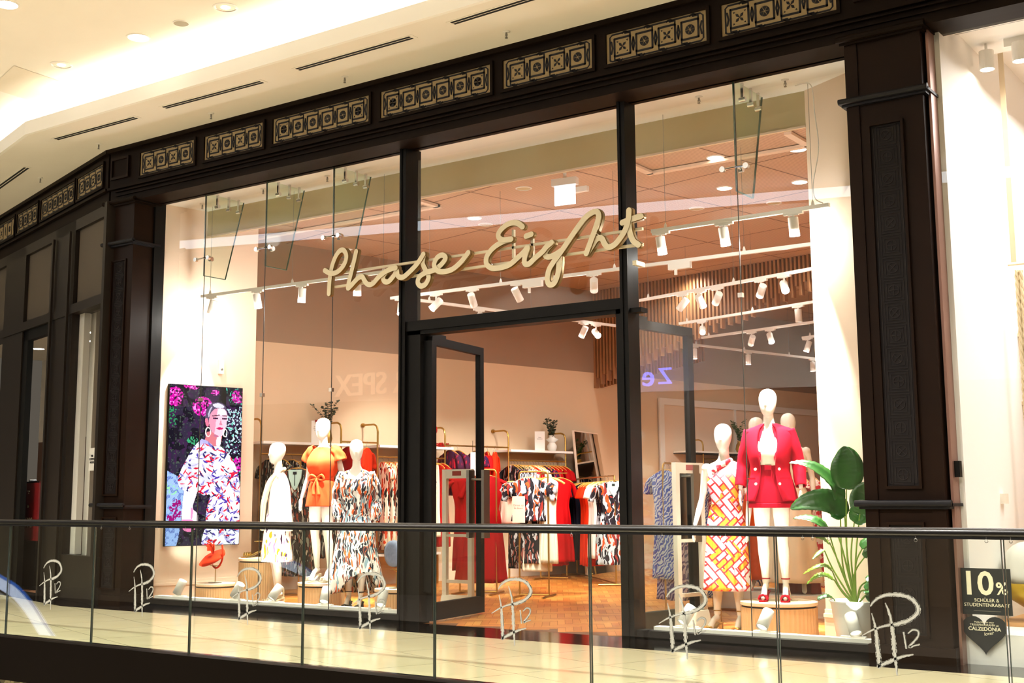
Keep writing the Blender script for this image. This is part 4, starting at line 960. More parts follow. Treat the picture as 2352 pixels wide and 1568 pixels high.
# -- 4: halter dress with pleated skirt
def man_halter():
    t = thing('mannequin', 'white mannequin in orange, red and pink zigzag halter dress with pleated skirt', 'mannequin', (at(1666, 1150, Y=.86).x, .86, 0), R(6))
    A = [((-.175, .01, 1.42), (-.235, .04, 1.15), (-.29, -.03, .9), (-.1, -.1, -1)), ((.175, .01, 1.42), (.215, .05, 1.15), (.22, -.05, .9), (.05, -.15, -1))]
    Lg = [((-.085, 0, .9), (-.09, -.02, .53), (-.12, .03, .16), (-.17, -.12, .02)), ((.085, 0, .9), (.09, -.02, .53), (.10, .03, .16), (.10, -.13, .02))]
    body('body', t, A, Lg, head=(.1, .0))
    cloth('bodice', [(1.49, 0, .0, .07, .065, 0, 7), (1.46, 0, -.005, .11, .085, .02, 7), (1.40, 0, -.015, .15, .112, .02, 7), (1.33, 0, -.015, .158, .125, .02, 7), (1.22, 0, -.005, .132, .105, .01, 7), (1.16, 0, 0, .122, .095, .0, 7)], 'p_geo', t)
    m = MB(); m.tube(spline([(-.08, -.095, 1.44), (-.02, -.09, 1.50), (.05, -.05, 1.545), (.06, .03, 1.56), (0, .06, 1.565), (-.06, .03, 1.555)], 5), .022, 8, ell=.5)
    m.tube(spline([(.1, .02, 1.53), (.02, -.07, 1.50), (-.07, -.11, 1.45)], 5), .018, 8, ell=.5); m.build('halter_strap', 'p_tri', t, smooth=True)
    m = MB(); m.rings([[(.128*math.cos(a), .102*math.sin(a), z) for a in [i*math.pi/18 for i in range(36)]] for z in (1.13, 1.175)], cap=False); m.build('belt', 'p_geo', t, smooth=True)
    cloth('pleated_skirt', [(1.15, 0, 0, .125, .1, .005, 21), (1.02, 0, .01, .165, .13, .015, 21), (.85, 0, .0, .175, .145, .03, 21), (.6, 0, 0, .195, .165, .045, 21), (.38, 0, 0, .215, .18, .06, 21)], 'p_geo', t, n=190)
    for l in Lg: sandal(t, l[2], l[3], 'brass', True, True, chunky=True)
man_halter()
# -- 5: raspberry blazer and shorts on the right podium
def man_blazer():
    t = thing('mannequin', 'tall white mannequin on a round podium in raspberry double breasted blazer and shorts', 'mannequin', (at(1772, 1150, Y=.88).x, .88, .30), R(14))
    A = [((-.18, .01, 1.42), (-.245, .03, 1.15), (-.27, -.03, .93), (-.02, -.1, -1)), ((.18, .01, 1.42), (.245, .03, 1.15), (.27, -.03, .93), (.02, -.1, -1))]
    body('body', t, A, LEGS, head=(-.05, 0))
    vn = lambda q: -.16*max(0, math.cos(q+math.pi/2))**8 if math.sin(q) < 0 else 0
    cloth('camisole', [(1.50, 0, .0, .12, .07, 0, 5), (1.42, 0, -.005, .165, .1, .005, 5), (1.3, 0, -.02, .155, .12, .01, 5), (1.16, 0, 0, .125, .1, .01, 5)], 'cream', t, top=vn)
    cloth('shorts', [(1.21, 0, -.005, .132, .108, .005, 6), (1.1, 0, .005, .16, .12, .01, 6), (.98, 0, .01, .19, .14, .02, 6), (.85, 0, .005, .2, .145, .02, 6)], 'cherry', t)
    m = MB(); m.tube([(.13*math.cos(a), .103*math.sin(a), 1.175) for a in [i*math.pi/12 for i in range(25)]], .016, 8, ell=.4); m.box((-.03, -.125, 1.155), (.03, -.105, 1.195)); m.build('belt', 'cherry', t)
    cloth('cuff', [(.86, 0, .005, .203, .15, .015, 6), (.82, 0, .005, .206, .152, .015, 6)], 'cherry', t, thick=.008)
    cloth('blazer', [(1.57, 0, .02, .07, .06, 0, 4, .5), (1.55, 0, .015, .12, .075, 0, 4, .42), (1.505, 0, .01, .215, .095, 0, 4, .36), (1.40, 0, .0, .218, .13, .004, 4, .42), (1.28, 0, -.01, .19, .15, .008, 4, .42), (1.14, 0, 0, .172, .14, .01, 4, .38), (.98, 0, .01, .215, .165, .015, 4, .42), (.88, 0, .01, .235, .18, .02, 4, .55)], 'cherry', t, thick=.008)
    for sg, a in zip((-1, 1), A):
        a = [Vector(v)+Vector((0, 0, .06)) for v in a[:3]]
        sleeve('sleeve', [a[0]+Vector((-sg*.02, 0, .03)), a[0]*.5+a[1]*.5, a[1], a[1]*.5+a[2]*.5, a[2]+Vector((0, 0, .02))], [.066, .064, .058, .055, .048], 'cherry', t, .025)
        m = MB(); m.prism([(sg*.035, 1.56), (sg*.09, 1.52), (sg*.12, 1.44), (sg*.07, 1.27), (sg*.058, 1.22), (sg*.055, 1.34), (sg*.06, 1.45)][::sg], (0, -.14, 0), UX, (0, .0, 1), -.006)
        L_ = m.build('lapel', 'cherry', t)
        for v in L_.data.vertices: v.co.y += .09*max(0, (v.co.z-1.3)/.26)
        MB().box((sg*.155-.045, -.172, 1.07), (sg*.155+.045, -.15, 1.085)).build('pocket_flap', 'cherry', t)
        for z in (1.16, 1.03):
            MB().tube([(sg*.105, -.155, z), (sg*.107, -.168, z)], .012, 12).build('button', 'cream', t)
    for l in LEGS: sandal(t, l[2], l[3], 'cherry', True, True)
    MB().tube([(.12, .14, 0), (.06, .06, .45)], .008, 8).build('support_rod', 'chrome', t)
    MB().lathe([(.2, 0), (.2, .006), (.0005, .007)], (0, 0, 0), 36, cap=False).build('base_plate', 'glassfin', t)
man_blazer()
# -- 6, 7: two behind the blazer
def man_back(x, y, rz, lab, mt, hy):
    t = thing('mannequin', lab, 'mannequin', (x, y, .22), R(rz))
    MB().box((-.32, -.32, -.22), (.32, .32, 0)).build('plinth', 'white', t)
    body('body', t, ARMS, LEGS, head=(hy, 0))
    cloth('dress', [(1.53, 0, .0, .1, .07, 0, 7), (1.42, 0, 0, .18, .11, .01, 7), (1.3, 0, -.015, .17, .13, .02, 7), (1.14, 0, 0, .135, .11, .02, 7), (.98, 0, .01, .19, .14, .03, 7), (.5, 0, 0, .24, .19, .07, 7), (.12, 0, 0, .29, .24, .09, 7)], mt, t)
    return t
p6 = at(1744, 1150, Y=3.3); man_back(p6.x, p6.y, -15, 'white mannequin in a burnt orange gown behind the raspberry blazer, on its left', 'burnt', .2)
p7 = at(1817, 1150, Y=2.9); man_back(p7.x, p7.y, 20, 'white mannequin in an ivory top behind the right shoulder of the raspberry blazer', 'cream', .1)

# ---------------------------------------------------------------- podiums, floor spots, hats
def podium(x, y, r, h, lab):
    t = thing('podium', lab, 'podium', (x, y, 0), 0, 'fluted round podiums')
    n = 96; b = MB(); rr = [[((r-.006*(k % 2))*math.cos(2*math.pi*k/n), (r-.006*(k % 2))*math.sin(2*math.pi*k/n), z) for k in range(n)] for z in (0, h-.05)]
    b.rings(rr); b.build('fluted_body', 'oak', t)
    MB().lathe([(r-.012, h-.05), (r-.012, h-.036)], (0, 0, 0), 48).build('shadow_gap', 'ink', t)
    MB().lathe([(r*.98, h-.036), (r+.004, h-.03), (r+.004, h-.004), (r-.002, h)], (0, 0, 0), 48).build('top', 'oaktop', t)
    return t
podium(at(1780, 1150, Y=.92).x, .92, .335, .30, 'fluted oak podium under the mannequin in the raspberry blazer')
podium(at(741, 1150, Y=.98).x, .98, .27, .27, 'fluted oak podium under the mannequin in the coral playsuit')
q = at(493, 1378, Z=0); podium(-11.62, .55, .235, .24, 'low fluted oak podium at the far left carrying the coral headpiece')
podium(-11.42, 1.05, .235, .52, 'taller fluted oak podium carrying a pair of sandals beside the printed skirt')
podium(-9.0, .78, .235, .26, 'low fluted oak podium carrying the blue grey disc hat by the left mullion')
def hat(x, y, z, lab, mt, blue):
    t = thing('headpiece', lab, 'hat', (x, y, z), R(-20)); k_ = 1.3 if blue else 1.9; t.scale = (k_, k_, k_)
    f = MB()
    if blue:
        f.lathe([(.0005, .03), (.09, .028), (.13, .0), (.125, -.03), (.08, -.04), (.03, -.03), (.0005, -.035)], (0, 0, 0), 36, cap=False)
        f.v = [(x_, z_*1.0-.02, y_*.85+.10) for x_, y_, z_ in f.v]
    else:
        f.lathe([(.0005, .02), (.10, .015), (.12, -.01), (.10, -.02), (.05, -.02), (.0005, -.02)], (0, 0, 0), 30, cap=False)
        f.v = [(x_, y_*.6-.02+z_*.4, .02+y_*.35+z_) for x_, y_, z_ in f.v]
        rn = random.Random(2)
        for k in range(16):
            a = rn.uniform(0, 6.28); q = rn.uniform(.03, .075); f.tube(spline([(0, -.02, .04), (q*math.cos(a)*.5, -.03, .07+q*.4), (q*math.cos(a), -.03+q*.4*math.sin(a), .05+abs(q*math.sin(a)))], 4), [.004, .012, .018, .016, .013, .012, .01, .008, .004][:9], 6, ell=.35)
    f.build('brim', mt, t, smooth=True)
    f.v = f.v
    b = MB(); b.tube(spline([(.10, 0, .10), (.11, .0, .02), (.06, 0, -.03), (.0, 0, -.045), (-.05, 0, -.03)], 5), .006, 8); b.build('headband', mt if not blue else 'brass', t)
    return t
def hatstand(x, y, z, h, lab):
    t = thing('hat_stand', lab, 'stand', (x, y, z)); MB().lathe([(.08, 0), (.08, .006), (.01, .01)], (0, 0, 0), 24).build('foot', 'steel', t); MB().tube([(0, 0, .005), (0, 0, h)], .005, 8).build('rod', 'brass', t); MB().box((-.07, -.03, h-.002), (.07, .03, h+.004)).build('rest', 'brass', t)
hatstand(-11.62, .55, .24, .20, 'thin metal stand on the low left podium'); hat(-11.62, .55, .50, 'coral feathered headpiece on the thin stand at the far left', 'orange', False)
hatstand(-9.0, .78, .26, .2, 'thin brass stand on the podium by the left mullion'); hat(-9.0, .78, .50, 'round blue grey disc headpiece on the stand by the left mullion', mat('blue_grey_straw', (92, 100, 122), .6, noise=.4, nscale=40), True)
t = thing('sandal_pair', 'pair of clear and gold sandals on the taller left podium', 'shoes', (-11.45, 1.05, .52), R(-60))
for k, x in enumerate((-.05, .06)): 
    s_ = sandal(t, (x, .03, .16), (x, -.13, .02), 'brass', True, True)
FS = [(413, 1357, (-.5, -.6)), (545, 1363, (-.7, -.2)), (633, 1372, (.25, .8)), (747, 1377, (-.35, .7)), (878, 1386, (-.3, .7)), (1578, 1424, (.3, .8)), (1758, 1434, (.15, .9)), (1960, 1440, (-.5, .6))]
def floor_spot():
    t = thing('floor_spotlight', 'x', 'spotlight')
    b = MB(); b.box((-.10, -.025, 0), (.10, .025, .014)); b.build('base', 'white', t); MB().tube([(0, 0, .01), (0, 0, .05)], .01, 8).build('stem', 'white', t)
    c = MB().lathe([(.0005, .088), (.046, .088), (.05, .08), (.05, -.085), (.045, -.085), (.04, -.07)], (0, 0, 0), 26, cap=False).build('can', 'white', t); c.location = (0, 0, .105)
    for p in c.data.polygons: p.use_smooth = abs(p.normal.z) < .5
    MB().lathe([(.0005, -.072), (.043, -.074)], (0, 0, 0), 20, cap=False).build('lens', 'lampoff', c)
    return t
fp = floor_spot(); FT = {fp: kids(fp)}
for c in FT[fp]: FT[c] = kids(c)
FL = ['leftmost, in front of the bare wall', 'second from the left, before the tall podium', 'third, at the feet of the caped mannequin', 'fourth, by the coral mannequin podium', 'fifth, nearest the left mullion', 'first in the right window, by the gate', 'before the right podium', 'before the white plant pot']
for i, (px, py, dr) in enumerate(FS):
    q = at(px, py, Y=.10); o = dup(fp, (q.x, .10, .105), 0, 'white can spotlight standing on the window sill, ' + FL[i], 'floor spotlights on the sill', FT) if i else fp
    o.location = (q.x, .10, .105); o['label'] = 'white can spotlight standing on the window sill, ' + FL[i]; o['group'] = 'floor spotlights on the sill'
    for ch in kids(o):
        if ch.name.startswith('can'): ch.rotation_euler = Vector((dr[0], dr[1], 1.0)).to_track_quat('Z', 'Y').to_euler() if i != 0 and i != 1 else Vector((-dr[0], -dr[1]*.3, 1)).to_track_quat('Z', 'Y').to_euler()

# light of the floor spotlights, thrown up at the figures
for (px, py, dr), tg in zip(FS, ((-12.2, 1.0, 1.2), (-11.3, .9, 1.2), (at(637, 1150, Y=.8).x, .8, .9), (at(741, 1150, Y=.98).x, .98, 1.1), (at(818, 1150, Y=.85).x, .85, 1.0), (at(1666, 1150, Y=.86).x, .86, .9), (at(1772, 1150, Y=.88).x, .88, 1.1), (-3.75, .35, .75))):
    q = at(px, py, Y=.10); spot((q.x, .13, .32), tg, 26, 75, .8, (1, .96, .9), .035)
# ---------------------------------------------------------------- hangers and hanging clothes
HM, GM = {}, {}
def hanger(p, rz, lab, grp, clip=False):
    if clip not in HM:
        a = MB(); pts = spline([(-.205, 0, -.155), (-.15, 0, -.118), (-.06, 0, -.085), (0, 0, -.078), (.06, 0, -.085), (.15, 0, -.118), (.205, 0, -.155)], 4) if not clip else [Vector((-.18, 0, -.09)), Vector((.18, 0, -.09))]
        a.tube(pts, .014, 6, ell=.6); h = MB(); h.tube(spline([(0, 0, -.08), (0, 0, -.03), (-.0, .018, -.012), (0, .0, .014), (0, -.018, -.0), (0, -.012, -.012)], 4), .0025, 5)
        o = a.build('clothes_hanger', 'hanger', None, smooth=True); k = h.build('hook', 'steel', o); HM[clip] = (o.data, k.data); first = (o, k)
    else:
        o = bpy.data.objects.new('clothes_hanger', HM[clip][0]); COL.objects.link(o); k = bpy.data.objects.new('hook', HM[clip][1]); COL.objects.link(k); k.parent = o
    o.location = p; o.rotation_euler.z = rz; tag(o, lab, 'hanger', grp); return o
def gmesh(kind, mt, L, seed):
    key = (kind, mt, round(L, 2), seed)
    if key in GM: return GM[key]
    rn = random.Random(seed*7+len(kind)); n = 40
    if kind in ('trousers', 'skirt'): sec = [(-.095, .15, .022), (-.2, .17, .03), (-.45*L, .18, .038), (-.8*L, .19, .042), (-L, .195, .045)]
    elif kind == 'top': sec = [(-.075, .055, .026), (-.095, .10, .030), (-.135, .195, .036), (-.2, .205, .045), (-.32, .19, .05), (-.6*L-.1, .18, .05), (-L, .205, .055)]
    elif kind == 'flared': sec = [(-.075, .055, .026), (-.095, .10, .030), (-.135, .19, .036), (-.2, .195, .045), (-.32, .175, .05), (-.5, .14, .045), (-.6, .16, .05), (-.8*L, .21, .065), (-L, .24, .07)]
    else: sec = [(-.075, .055, .026), (-.095, .10, .030), (-.135, .19, .036), (-.2, .195, .045), (-.32, .175, .05), (-.5, .15, .048), (-.7*L, .165, .055), (-L, .185, .058)]
    A = spline(sec, 4); m = MB(); rings = []; p1, p2 = rn.uniform(0, 6), rn.uniform(0, 6); nf = rn.choice([5, 6, 7])
    for i, a in enumerate(A):
        d = min(1, max(0, (-a[0]-.15)/L)); r_ = []
        for k in range(n):
            q = 2*math.pi*k/n; c, s_ = math.cos(q), math.sin(q)
            x = a[1]*math.copysign(abs(c)**.85, c); y = a[2]*math.copysign(abs(s_)**.8, s_)
            w_ = math.sin(nf*3.1*x/a[1]+p1+d*2)*.022*d + math.sin(11*x/a[1]+p2)*.008*(d+.15)
            z = a[0] + (rn.uniform(-.004, .004) if i == len(A)-1 else 0)
            if i == 0: z -= .03*abs(s_)*(1 if s_ < 0 else .2)
            r_.append((x*(1+.03*math.sin(p2+a[0]*9)*d), y*(1+.3*math.sin(nf*q+p1)*d)+w_, z))
        rings.append(r_)
    m.rings(rings)
    if kind in ('top', 'flared', 'dress') and seed % 2 == 0 or kind == 'top':
        for sg in (-1, 1):
            ln = .17 if kind != 'dress' else .12
            m.tube(spline([(sg*.16, 0, -.15), (sg*.225, 0, -.2), (sg*(.225+ln*.32), 0, -.2-ln)], 4), [.04, .046, .05, .054, .056, .058, .06, .06, .062], 14, ell=.55, up=(0, 1, 0))
    if kind == 'trousers':
        for v in range(len(m.v)):
            x, y, z = m.v[v]
            if z < -.35 and abs(x) < .02: m.v[v] = (x, y*.3, z)
    me = m.build('tmp', mt, None, smooth=True); d = me.data; bpy.data.objects.remove(me); GM[key] = d
    return d
NAMES = {'dress': ('hanging_dress', 'dress'), 'flared': ('hanging_dress', 'dress'), 'top': ('blouse', 'blouse'), 'trousers': ('hanging_trousers', 'trousers'), 'skirt': ('hanging_skirt', 'skirt')}
def garment(p, rz, kind, mt, L, lab, grp=None, seed=0, sc_=1.0):
    nm, cat = NAMES[kind]; o = bpy.data.objects.new(nm, gmesh(kind, mt, L, seed)); COL.objects.link(o)
    o.location = p; o.rotation_euler.z = rz; o.scale = (sc_, 1, 1); return tag(o, lab, cat, grp)
WORDS = {'red': 'crimson', 'bred': 'bright red', 'orange': 'orange', 'navy': 'black', 'whitecloth': 'white', 'cream': 'ivory', 'blush': 'blush', 'p_multi': 'multicolour leaf print', 'p_dark': 'dark leaf print',
         'p_orange': 'orange leaf print', 'p_bold': 'bold white leaf print', 'p_bw': 'black and white leaf print', 'p_floral': 'berry floral', 'z_purple': 'purple zebra print', 'z_blue': 'blue zebra print',
         'z_pink': 'pink dash print', 'z_cobalt': 'cobalt and white', 'p_tri': 'red triangle print', 'burnt': 'burnt orange', 'rust': 'rust velvet', 'coral': 'coral', 'p_lilac': 'lilac print', 'mint': 'mint'}
def hang(a, d, items, place, hg=True, tw=0, dz=0.0):
    """items: (distance along the rail from a, kind, material, length, extra turn). the hanger is square to the rail"""
    rz0 = math.atan2(d.y, d.x)+math.pi/2; cnt = {}; tot = {}
    for it in items: tot[(it[1], it[2])] = tot.get((it[1], it[2]), 0)+1
    for i, it in enumerate(items):
        s, kind, mt, L = it[:4]; ex = it[4] if len(it) > 4 else 0
        p = a + d*s + Vector((0, 0, dz)); k = (kind, mt); j = cnt.get(k, 0); cnt[k] = j+1
        w = '%s %s' % (WORDS[mt], {'dress': 'dress', 'flared': 'flared dress', 'top': 'top', 'trousers': 'trousers', 'skirt': 'skirt'}[kind])
        lab = '%s on the %s' % (w, place) if tot[k] == 1 else '%s, %s such on the %s' % (w, ORD[j], place)
        rz = rz0 + R(ex + tw + ((i*37) % 9-4))
        garment(p, rz, kind, mt, L, lab, 'clothes on the '+place, i % 3, it[5] if len(it) > 5 else 1.0)
        if hg: hanger(p, rz, 'wooden hanger, %s along the %s' % (ORD[i], place), 'hangers on the '+place, kind in ('trousers', 'skirt'))

# ---- bays along the side wall: brass posts bent back to the wall, rails and shelves
OFF = .38
Yp = [2.12, 3.40, 4.03, 5.27, 6.55, 7.80]
def dY(y0, y1): return (y1-y0)/D2.y
def bay(y0, y1, zr, shelf, lab, post2=False):
    p = wall2(y0, OFF); rz = math.atan2(D2.y, D2.x); t = thing('wall_rail', lab, 'clothes rail', p, rz); ln = dY(y0, y1)
    def post(x):
        b = MB(); b.tube([(x, 0, 0), (x, 0, 2.17)] + spline([(x, 0, 2.2), (x, .03, 2.27), (x, .1, 2.30)], 4) + [(x, OFF-.01, 2.30)], .014, 10); b.build('post', 'brass', t)
        MB().tube([(x, OFF-.03, 2.30), (x, OFF-.005, 2.30)], .032, 14).build('wall_flange', 'brass', t)
    post(0)
    if post2: post(ln)
    MB().tube([(0, 0, zr), (ln, 0, zr)], .012, 10).build('rail', 'brass', t)
    if shelf: MB().box((-.03 if 0 else 0, -.06, 1.965), (ln+.12, OFF-.01, 2.0)).build('shelf', 'white', t)
    return t
bay(Yp[0], Yp[1], 1.83, True, 'brass wall rail with white shelf behind the caped mannequin')
bay(Yp[1], Yp[2], 2.03, False, 'brass wall rail section holding the orange dress, no shelf')
bay(Yp[2], Yp[3], 1.83, True, 'brass wall rail with white shelf seen through the left door leaf')
bay(Yp[3], Yp[4], 2.03, False, 'high brass wall rail section with the orange V-neck top')
bay(Yp[4], Yp[5], 1.83, True, 'brass wall rail with white shelf, framed card and vase', True)
def rail(y, z): return wall2(y, OFF, z)
hang(rail(Yp[0], 1.83), D2, [(.12, 'dress', 'p_dark', 1.45), (.22, 'dress', 'p_dark', 1.45), (.34, 'dress', 'p_dark', 1.4), (.5, 'flared', 'p_dark', 1.45), (.72, 'dress', 'p_dark', 1.35), (.9, 'dress', 'p_dark', 1.4), (1.1, 'dress', 'p_dark', 1.3)], 'rail behind the left mannequins')
# the front facing dress with its mint lining
q = at(683, 1062, Y=2.0); rz = R(22)
o = garment(q, rz, 'flared', 'p_dark', 1.45, 'dark leaf print dress with mint lining facing the window behind the caped mannequin', None, 4, 1.12); hanger(q, rz, 'wooden hanger of the mint lined dress facing the window', None)
ln_ = MB(); ln_.prism([(-.085, -.095), (.085, -.095), (.075, -.2), (.03, -.32), (0, -.36), (-.03, -.32), (-.075, -.2)], (0, -.062, 0), UX, UZ, .012); ln_.build('lining', 'mint', o)
MB().box((-.022, -.082, -.155), (.022, -.076, -.12)).build('brand_label', 'ink', o); MB().box((-.004, -.08, -.3), (.004, -.076, -.155)).build('hanging_tag', 'ink', o)
t = thing('display_arm', 'thin brass stand carrying the mint lined dress', 'clothes stand', (q.x, q.y, 0)); MB().tube([(0, .06, 0), (0, .06, q.z+.02), (0, -.03, q.z+.015)], .01, 8).build('stem', 'brass', t); MB().box((-.2, -.0, 0), (.2, .12, .02)).build('foot', 'brass', t)
hang(rail(Yp[1], 2.03), D2, [(.12, 'dress', 'bred', 1.3), (.22, 'dress', 'p_floral', 1.3), (.45, 'flared', 'orange', 1.42, -52, 1.1)], 'rail behind the print mannequin')
hang(rail(Yp[2], 1.83), D2, [(.1, 'dress', 'p_orange', 1.32), (.2, 'dress', 'p_orange', 1.32), (.31, 'dress', 'p_orange', 1.32), (.42, 'dress', 'p_orange', 1.3), (.6, 'dress', 'bred', 1.45, -20), (.72, 'top', 'p_bw', .8), (.8, 'top', 'p_bw', .8), (.88, 'trousers', 'cream', 1.15), (.95, 'trousers', 'cream', 1.15), (1.02, 'trousers', 'cream', 1.15), (1.1, 'dress', 'bred', 1.3), (1.2, 'dress', 'bred', 1.3)], 'rail seen through the left door')
hang(rail(Yp[3], 2.03), D2, [(.1, 'top', 'p_floral', .75), (.25, 'top', 'p_floral', .75), (.62, 'dress', 'p_floral', .9), (.75, 'top', 'bred', .7, -30), (.86, 'top', 'bred', .7, -35), (1.02, 'top', 'orange', .62, -48, 1.25)], 'high rail in the doorway')
items = [(.06, 'top', 'p_bw', .7), (.12, 'top', 'p_bw', .7), (.19, 'top', 'p_bw', .7), (.26, 'top', 'p_multi', .7), (.33, 'top', 'p_multi', .7), (.40, 'dress', 'p_tri', .9), (.47, 'top', 'bred', .7), (.54, 'dress', 'cream', 1.1), (.60, 'dress', 'cream', 1.1), (.66, 'dress', 'cream', 1.1), (.76, 'dress', 'p_floral', 1.0), (.83, 'dress', 'p_floral', 1.0), (.92, 'dress', 'bred', 1.1), (1.0, 'dress', 'bred', 1.1), (1.08, 'dress', 'bred', 1.1), (1.18, 'dress', 'bred', 1.1)]
hang(rail(Yp[4], 1.83), D2, items, 'shelf rail by the mirror')
# low shelf under the second bay
t = thing('low_shelf', 'low white display shelf on the floor below the orange leaf print dresses', 'shelf', wall2(3.95, .42), math.atan2(D2.y, D2.x)); MB().box((0, -.05, .42), (1.2, .33, .455)).build('top', 'white', t)
for x in (.03, 1.15): MB().box((x, -.03, 0), (x+.02, .3, .42)).build('leg', 'brass', t)

# ---- free standing racks
def rack(p, q, h, lab, feet=.26, single=False):
    p = Vector(p); q = Vector(q); p.z = q.z = 0; d = q-p; ln = d.length; t = thing('clothes_rack', lab, 'clothes rack', p, math.atan2(d.y, d.x)); r_ = .011
    c = .05; b = MB(); b.tube([(0, 0, .03), (0, 0, h-c)] + spline([(0, 0, h-c), (.015, 0, h-.012), (c, 0, h)], 3) + ([(ln-c, 0, h)] + spline([(ln-c, 0, h), (ln-.015, 0, h-.012), (ln, 0, h-c)], 3) + [(ln, 0, .03)] if not single else [(ln, 0, h)]), r_, 10); b.build('frame', 'brass', t)
    for x in ((0, ln) if not single else (0,)): MB().tube([(x, -feet, .015), (x, feet, .015)], .013, 8).build('foot', 'brass', t)
    MB().tube([(0, 0, .03), (ln, 0, .03)], r_, 8).build('base_bar', 'brass', t)
    return p + Vector((0, 0, h)), d.normalized(), ln
A4 = at(1411, 1092, Z=1.55); B4 = at(1323, 1100, Z=1.55)
# rack by the mirror: rail runs back to front, clothes face the door
a, d, ln = rack(B4, A4, 1.55, 'brass rail rack with black, orange and white tops beside the mirror')
its = [(.05+ln*.07*i/1, 'dress', 'navy', 1.28) for i in range(4)] + [(ln*.36+ln*.07*i, 'dress', 'orange', 1.34) for i in range(3)] + [(ln*.57+ln*.07*i, 'dress', 'whitecloth', 1.2) for i in range(3)] + [(ln*.79, 'dress', 'p_bold', 1.2), (ln*.86, 'dress', 'p_bold', 1.2)]
RZ4 = math.degrees(math.atan2(d.y, d.x))+90
hang(a, d, its, 'rack beside the mirror', tw=66-RZ4)
o = garment(a+d*(ln-.04), R(26), 'flared', 'p_bold', 1.26, 'bold white leaf print dress with mint lining at the front of the mirror rack', None, 2, 1.2); hanger(a+d*(ln-.04), R(26), 'wooden hanger of the bold leaf print dress facing the door', None)
ln_ = MB(); ln_.prism([(-.075, -.09), (.075, -.09), (.05, -.2), (0, -.3), (-.05, -.2)], (0, -.062, 0), UX, UZ, .012); ln_.build('lining', 'mint', o); MB().box((-.018, -.08, -.15), (.018, -.074, -.115)).build('brand_label', 'ink', o)
A3 = at(1240, 1087, Z=1.62); a, d, ln = rack(A3, A3 + Vector((.44, .10, 0)), 1.62, 'single arm brass rack with crimson dresses in the middle of the shop', .3, True)
hang(a, d, [(.04, 'top', 'orange', 1.05, -45, .8), (.14, 'flared', 'bred', 1.42, -45, .95), (.24, 'flared', 'bred', 1.4, -45, .95), (.34, 'flared', 'bred', 1.35, -45, .95)], 'single arm rack')
A2 = at(1203, 1083, Z=1.56); a, d, ln = rack(A2 + Vector((-.06, -.02, 0)), A2 + Vector((.30, .10, 0)), 1.56, 'front brass rack with the bold leaf print blouse and card sign', .32)
o = garment(A2+Vector((.06, .02, 0)), R(24), 'top', 'p_bold', .62, 'bold leaf print blouse with wide puffed sleeves on the front rack', None, 3, 1.15); hanger(A2+Vector((.06, .02, 0)), R(24), 'wooden hanger of the bold leaf print blouse on the front rack', None)
for sg in (-1, 1):
    m = MB(); m.ball((sg*.22, 0, -.23), .10, 10); m.v = [(x+.008*math.sin(z*90), y*.7+.01*math.sin(x*80+z*60), z*1.0) for x, y, z in m.v]; m.build('puffed_sleeve', 'p_bold', o, smooth=True)
q = A2+Vector((.27, .16, 0)); garment(q, R(24), 'dress', 'cream', 1.15, 'ivory pleated dress hanging behind the bold leaf print blouse', None, 1, .62); hanger(q, R(24), 'wooden hanger of the ivory pleated dress', None)
q = A2+Vector((.02, .12, -.4)); garment(q, R(24), 'skirt', 'p_bw', .75, 'dark leaf print skirt below the bold leaf print blouse', None, 5, .9); 
q = A2+Vector((.08, .16, -.35)); garment(q, R(24), 'trousers', 'cream', .9, 'ivory culottes hanging low behind the blouse', None, 6, 1.0)
t = thing('card_sign', 'blush card sign hanging on the front rack reading Dress up and down', 'sign', A2+Vector((-.02, -.10, -.14)), R(28))
MB().box((-.075, -.004, -.50), (.085, .004, -.17)).build('card', 'blush', t); MB().tube([(0, 0, .1), (0, 0, -.17)], .003, 6).build('hook', 'ink', t)
text('lettering', 'Dress up\n& down', .036, 'inkgrey', (.005, -.006, -.30), UX, UZ, t)
A1 = at(1092, 1075, Z=1.62); a, d, ln = rack(A1 + Vector((-.22, -.05, 0)), A1 + Vector((.25, .12, 0)), 1.60, 'brass rack with the long crimson dresses by the left door', .34)
hang(a, d, [(.12, 'dress', 'red', 1.3, -70, 1.2), (.24, 'flared', 'red', 1.46, -70, 1.3), (.36, 'flared', 'red', 1.44, -70, 1.2)], 'rack by the left door')
q = A1+Vector((.34, .35, -.1)); garment(q, R(30), 'top', 'blush', .62, 'blush sleeveless top right of the crimson dresses', None, 1, .9); hanger(q, R(30), 'wooden hanger of the blush top', None)
q = A1+Vector((.36, .42, -.62)); garment(q, R(30), 'skirt', 'p_bw', .68, 'black and white leaf print skirt right of the crimson dresses', None, 2, .6)
t = thing('card_sign', 'narrow white card sign beside the pull handle of the left door', 'sign', at(1086, 1065, Y=3.3), R(25)); MB().box((-.03, -.004, -.15), (.06, .004, .15)).build('card', 'paper', t); MB().tube([(0, 0, .15), (0, 0, .3)], .003, 6).build('hook', 'ink', t)
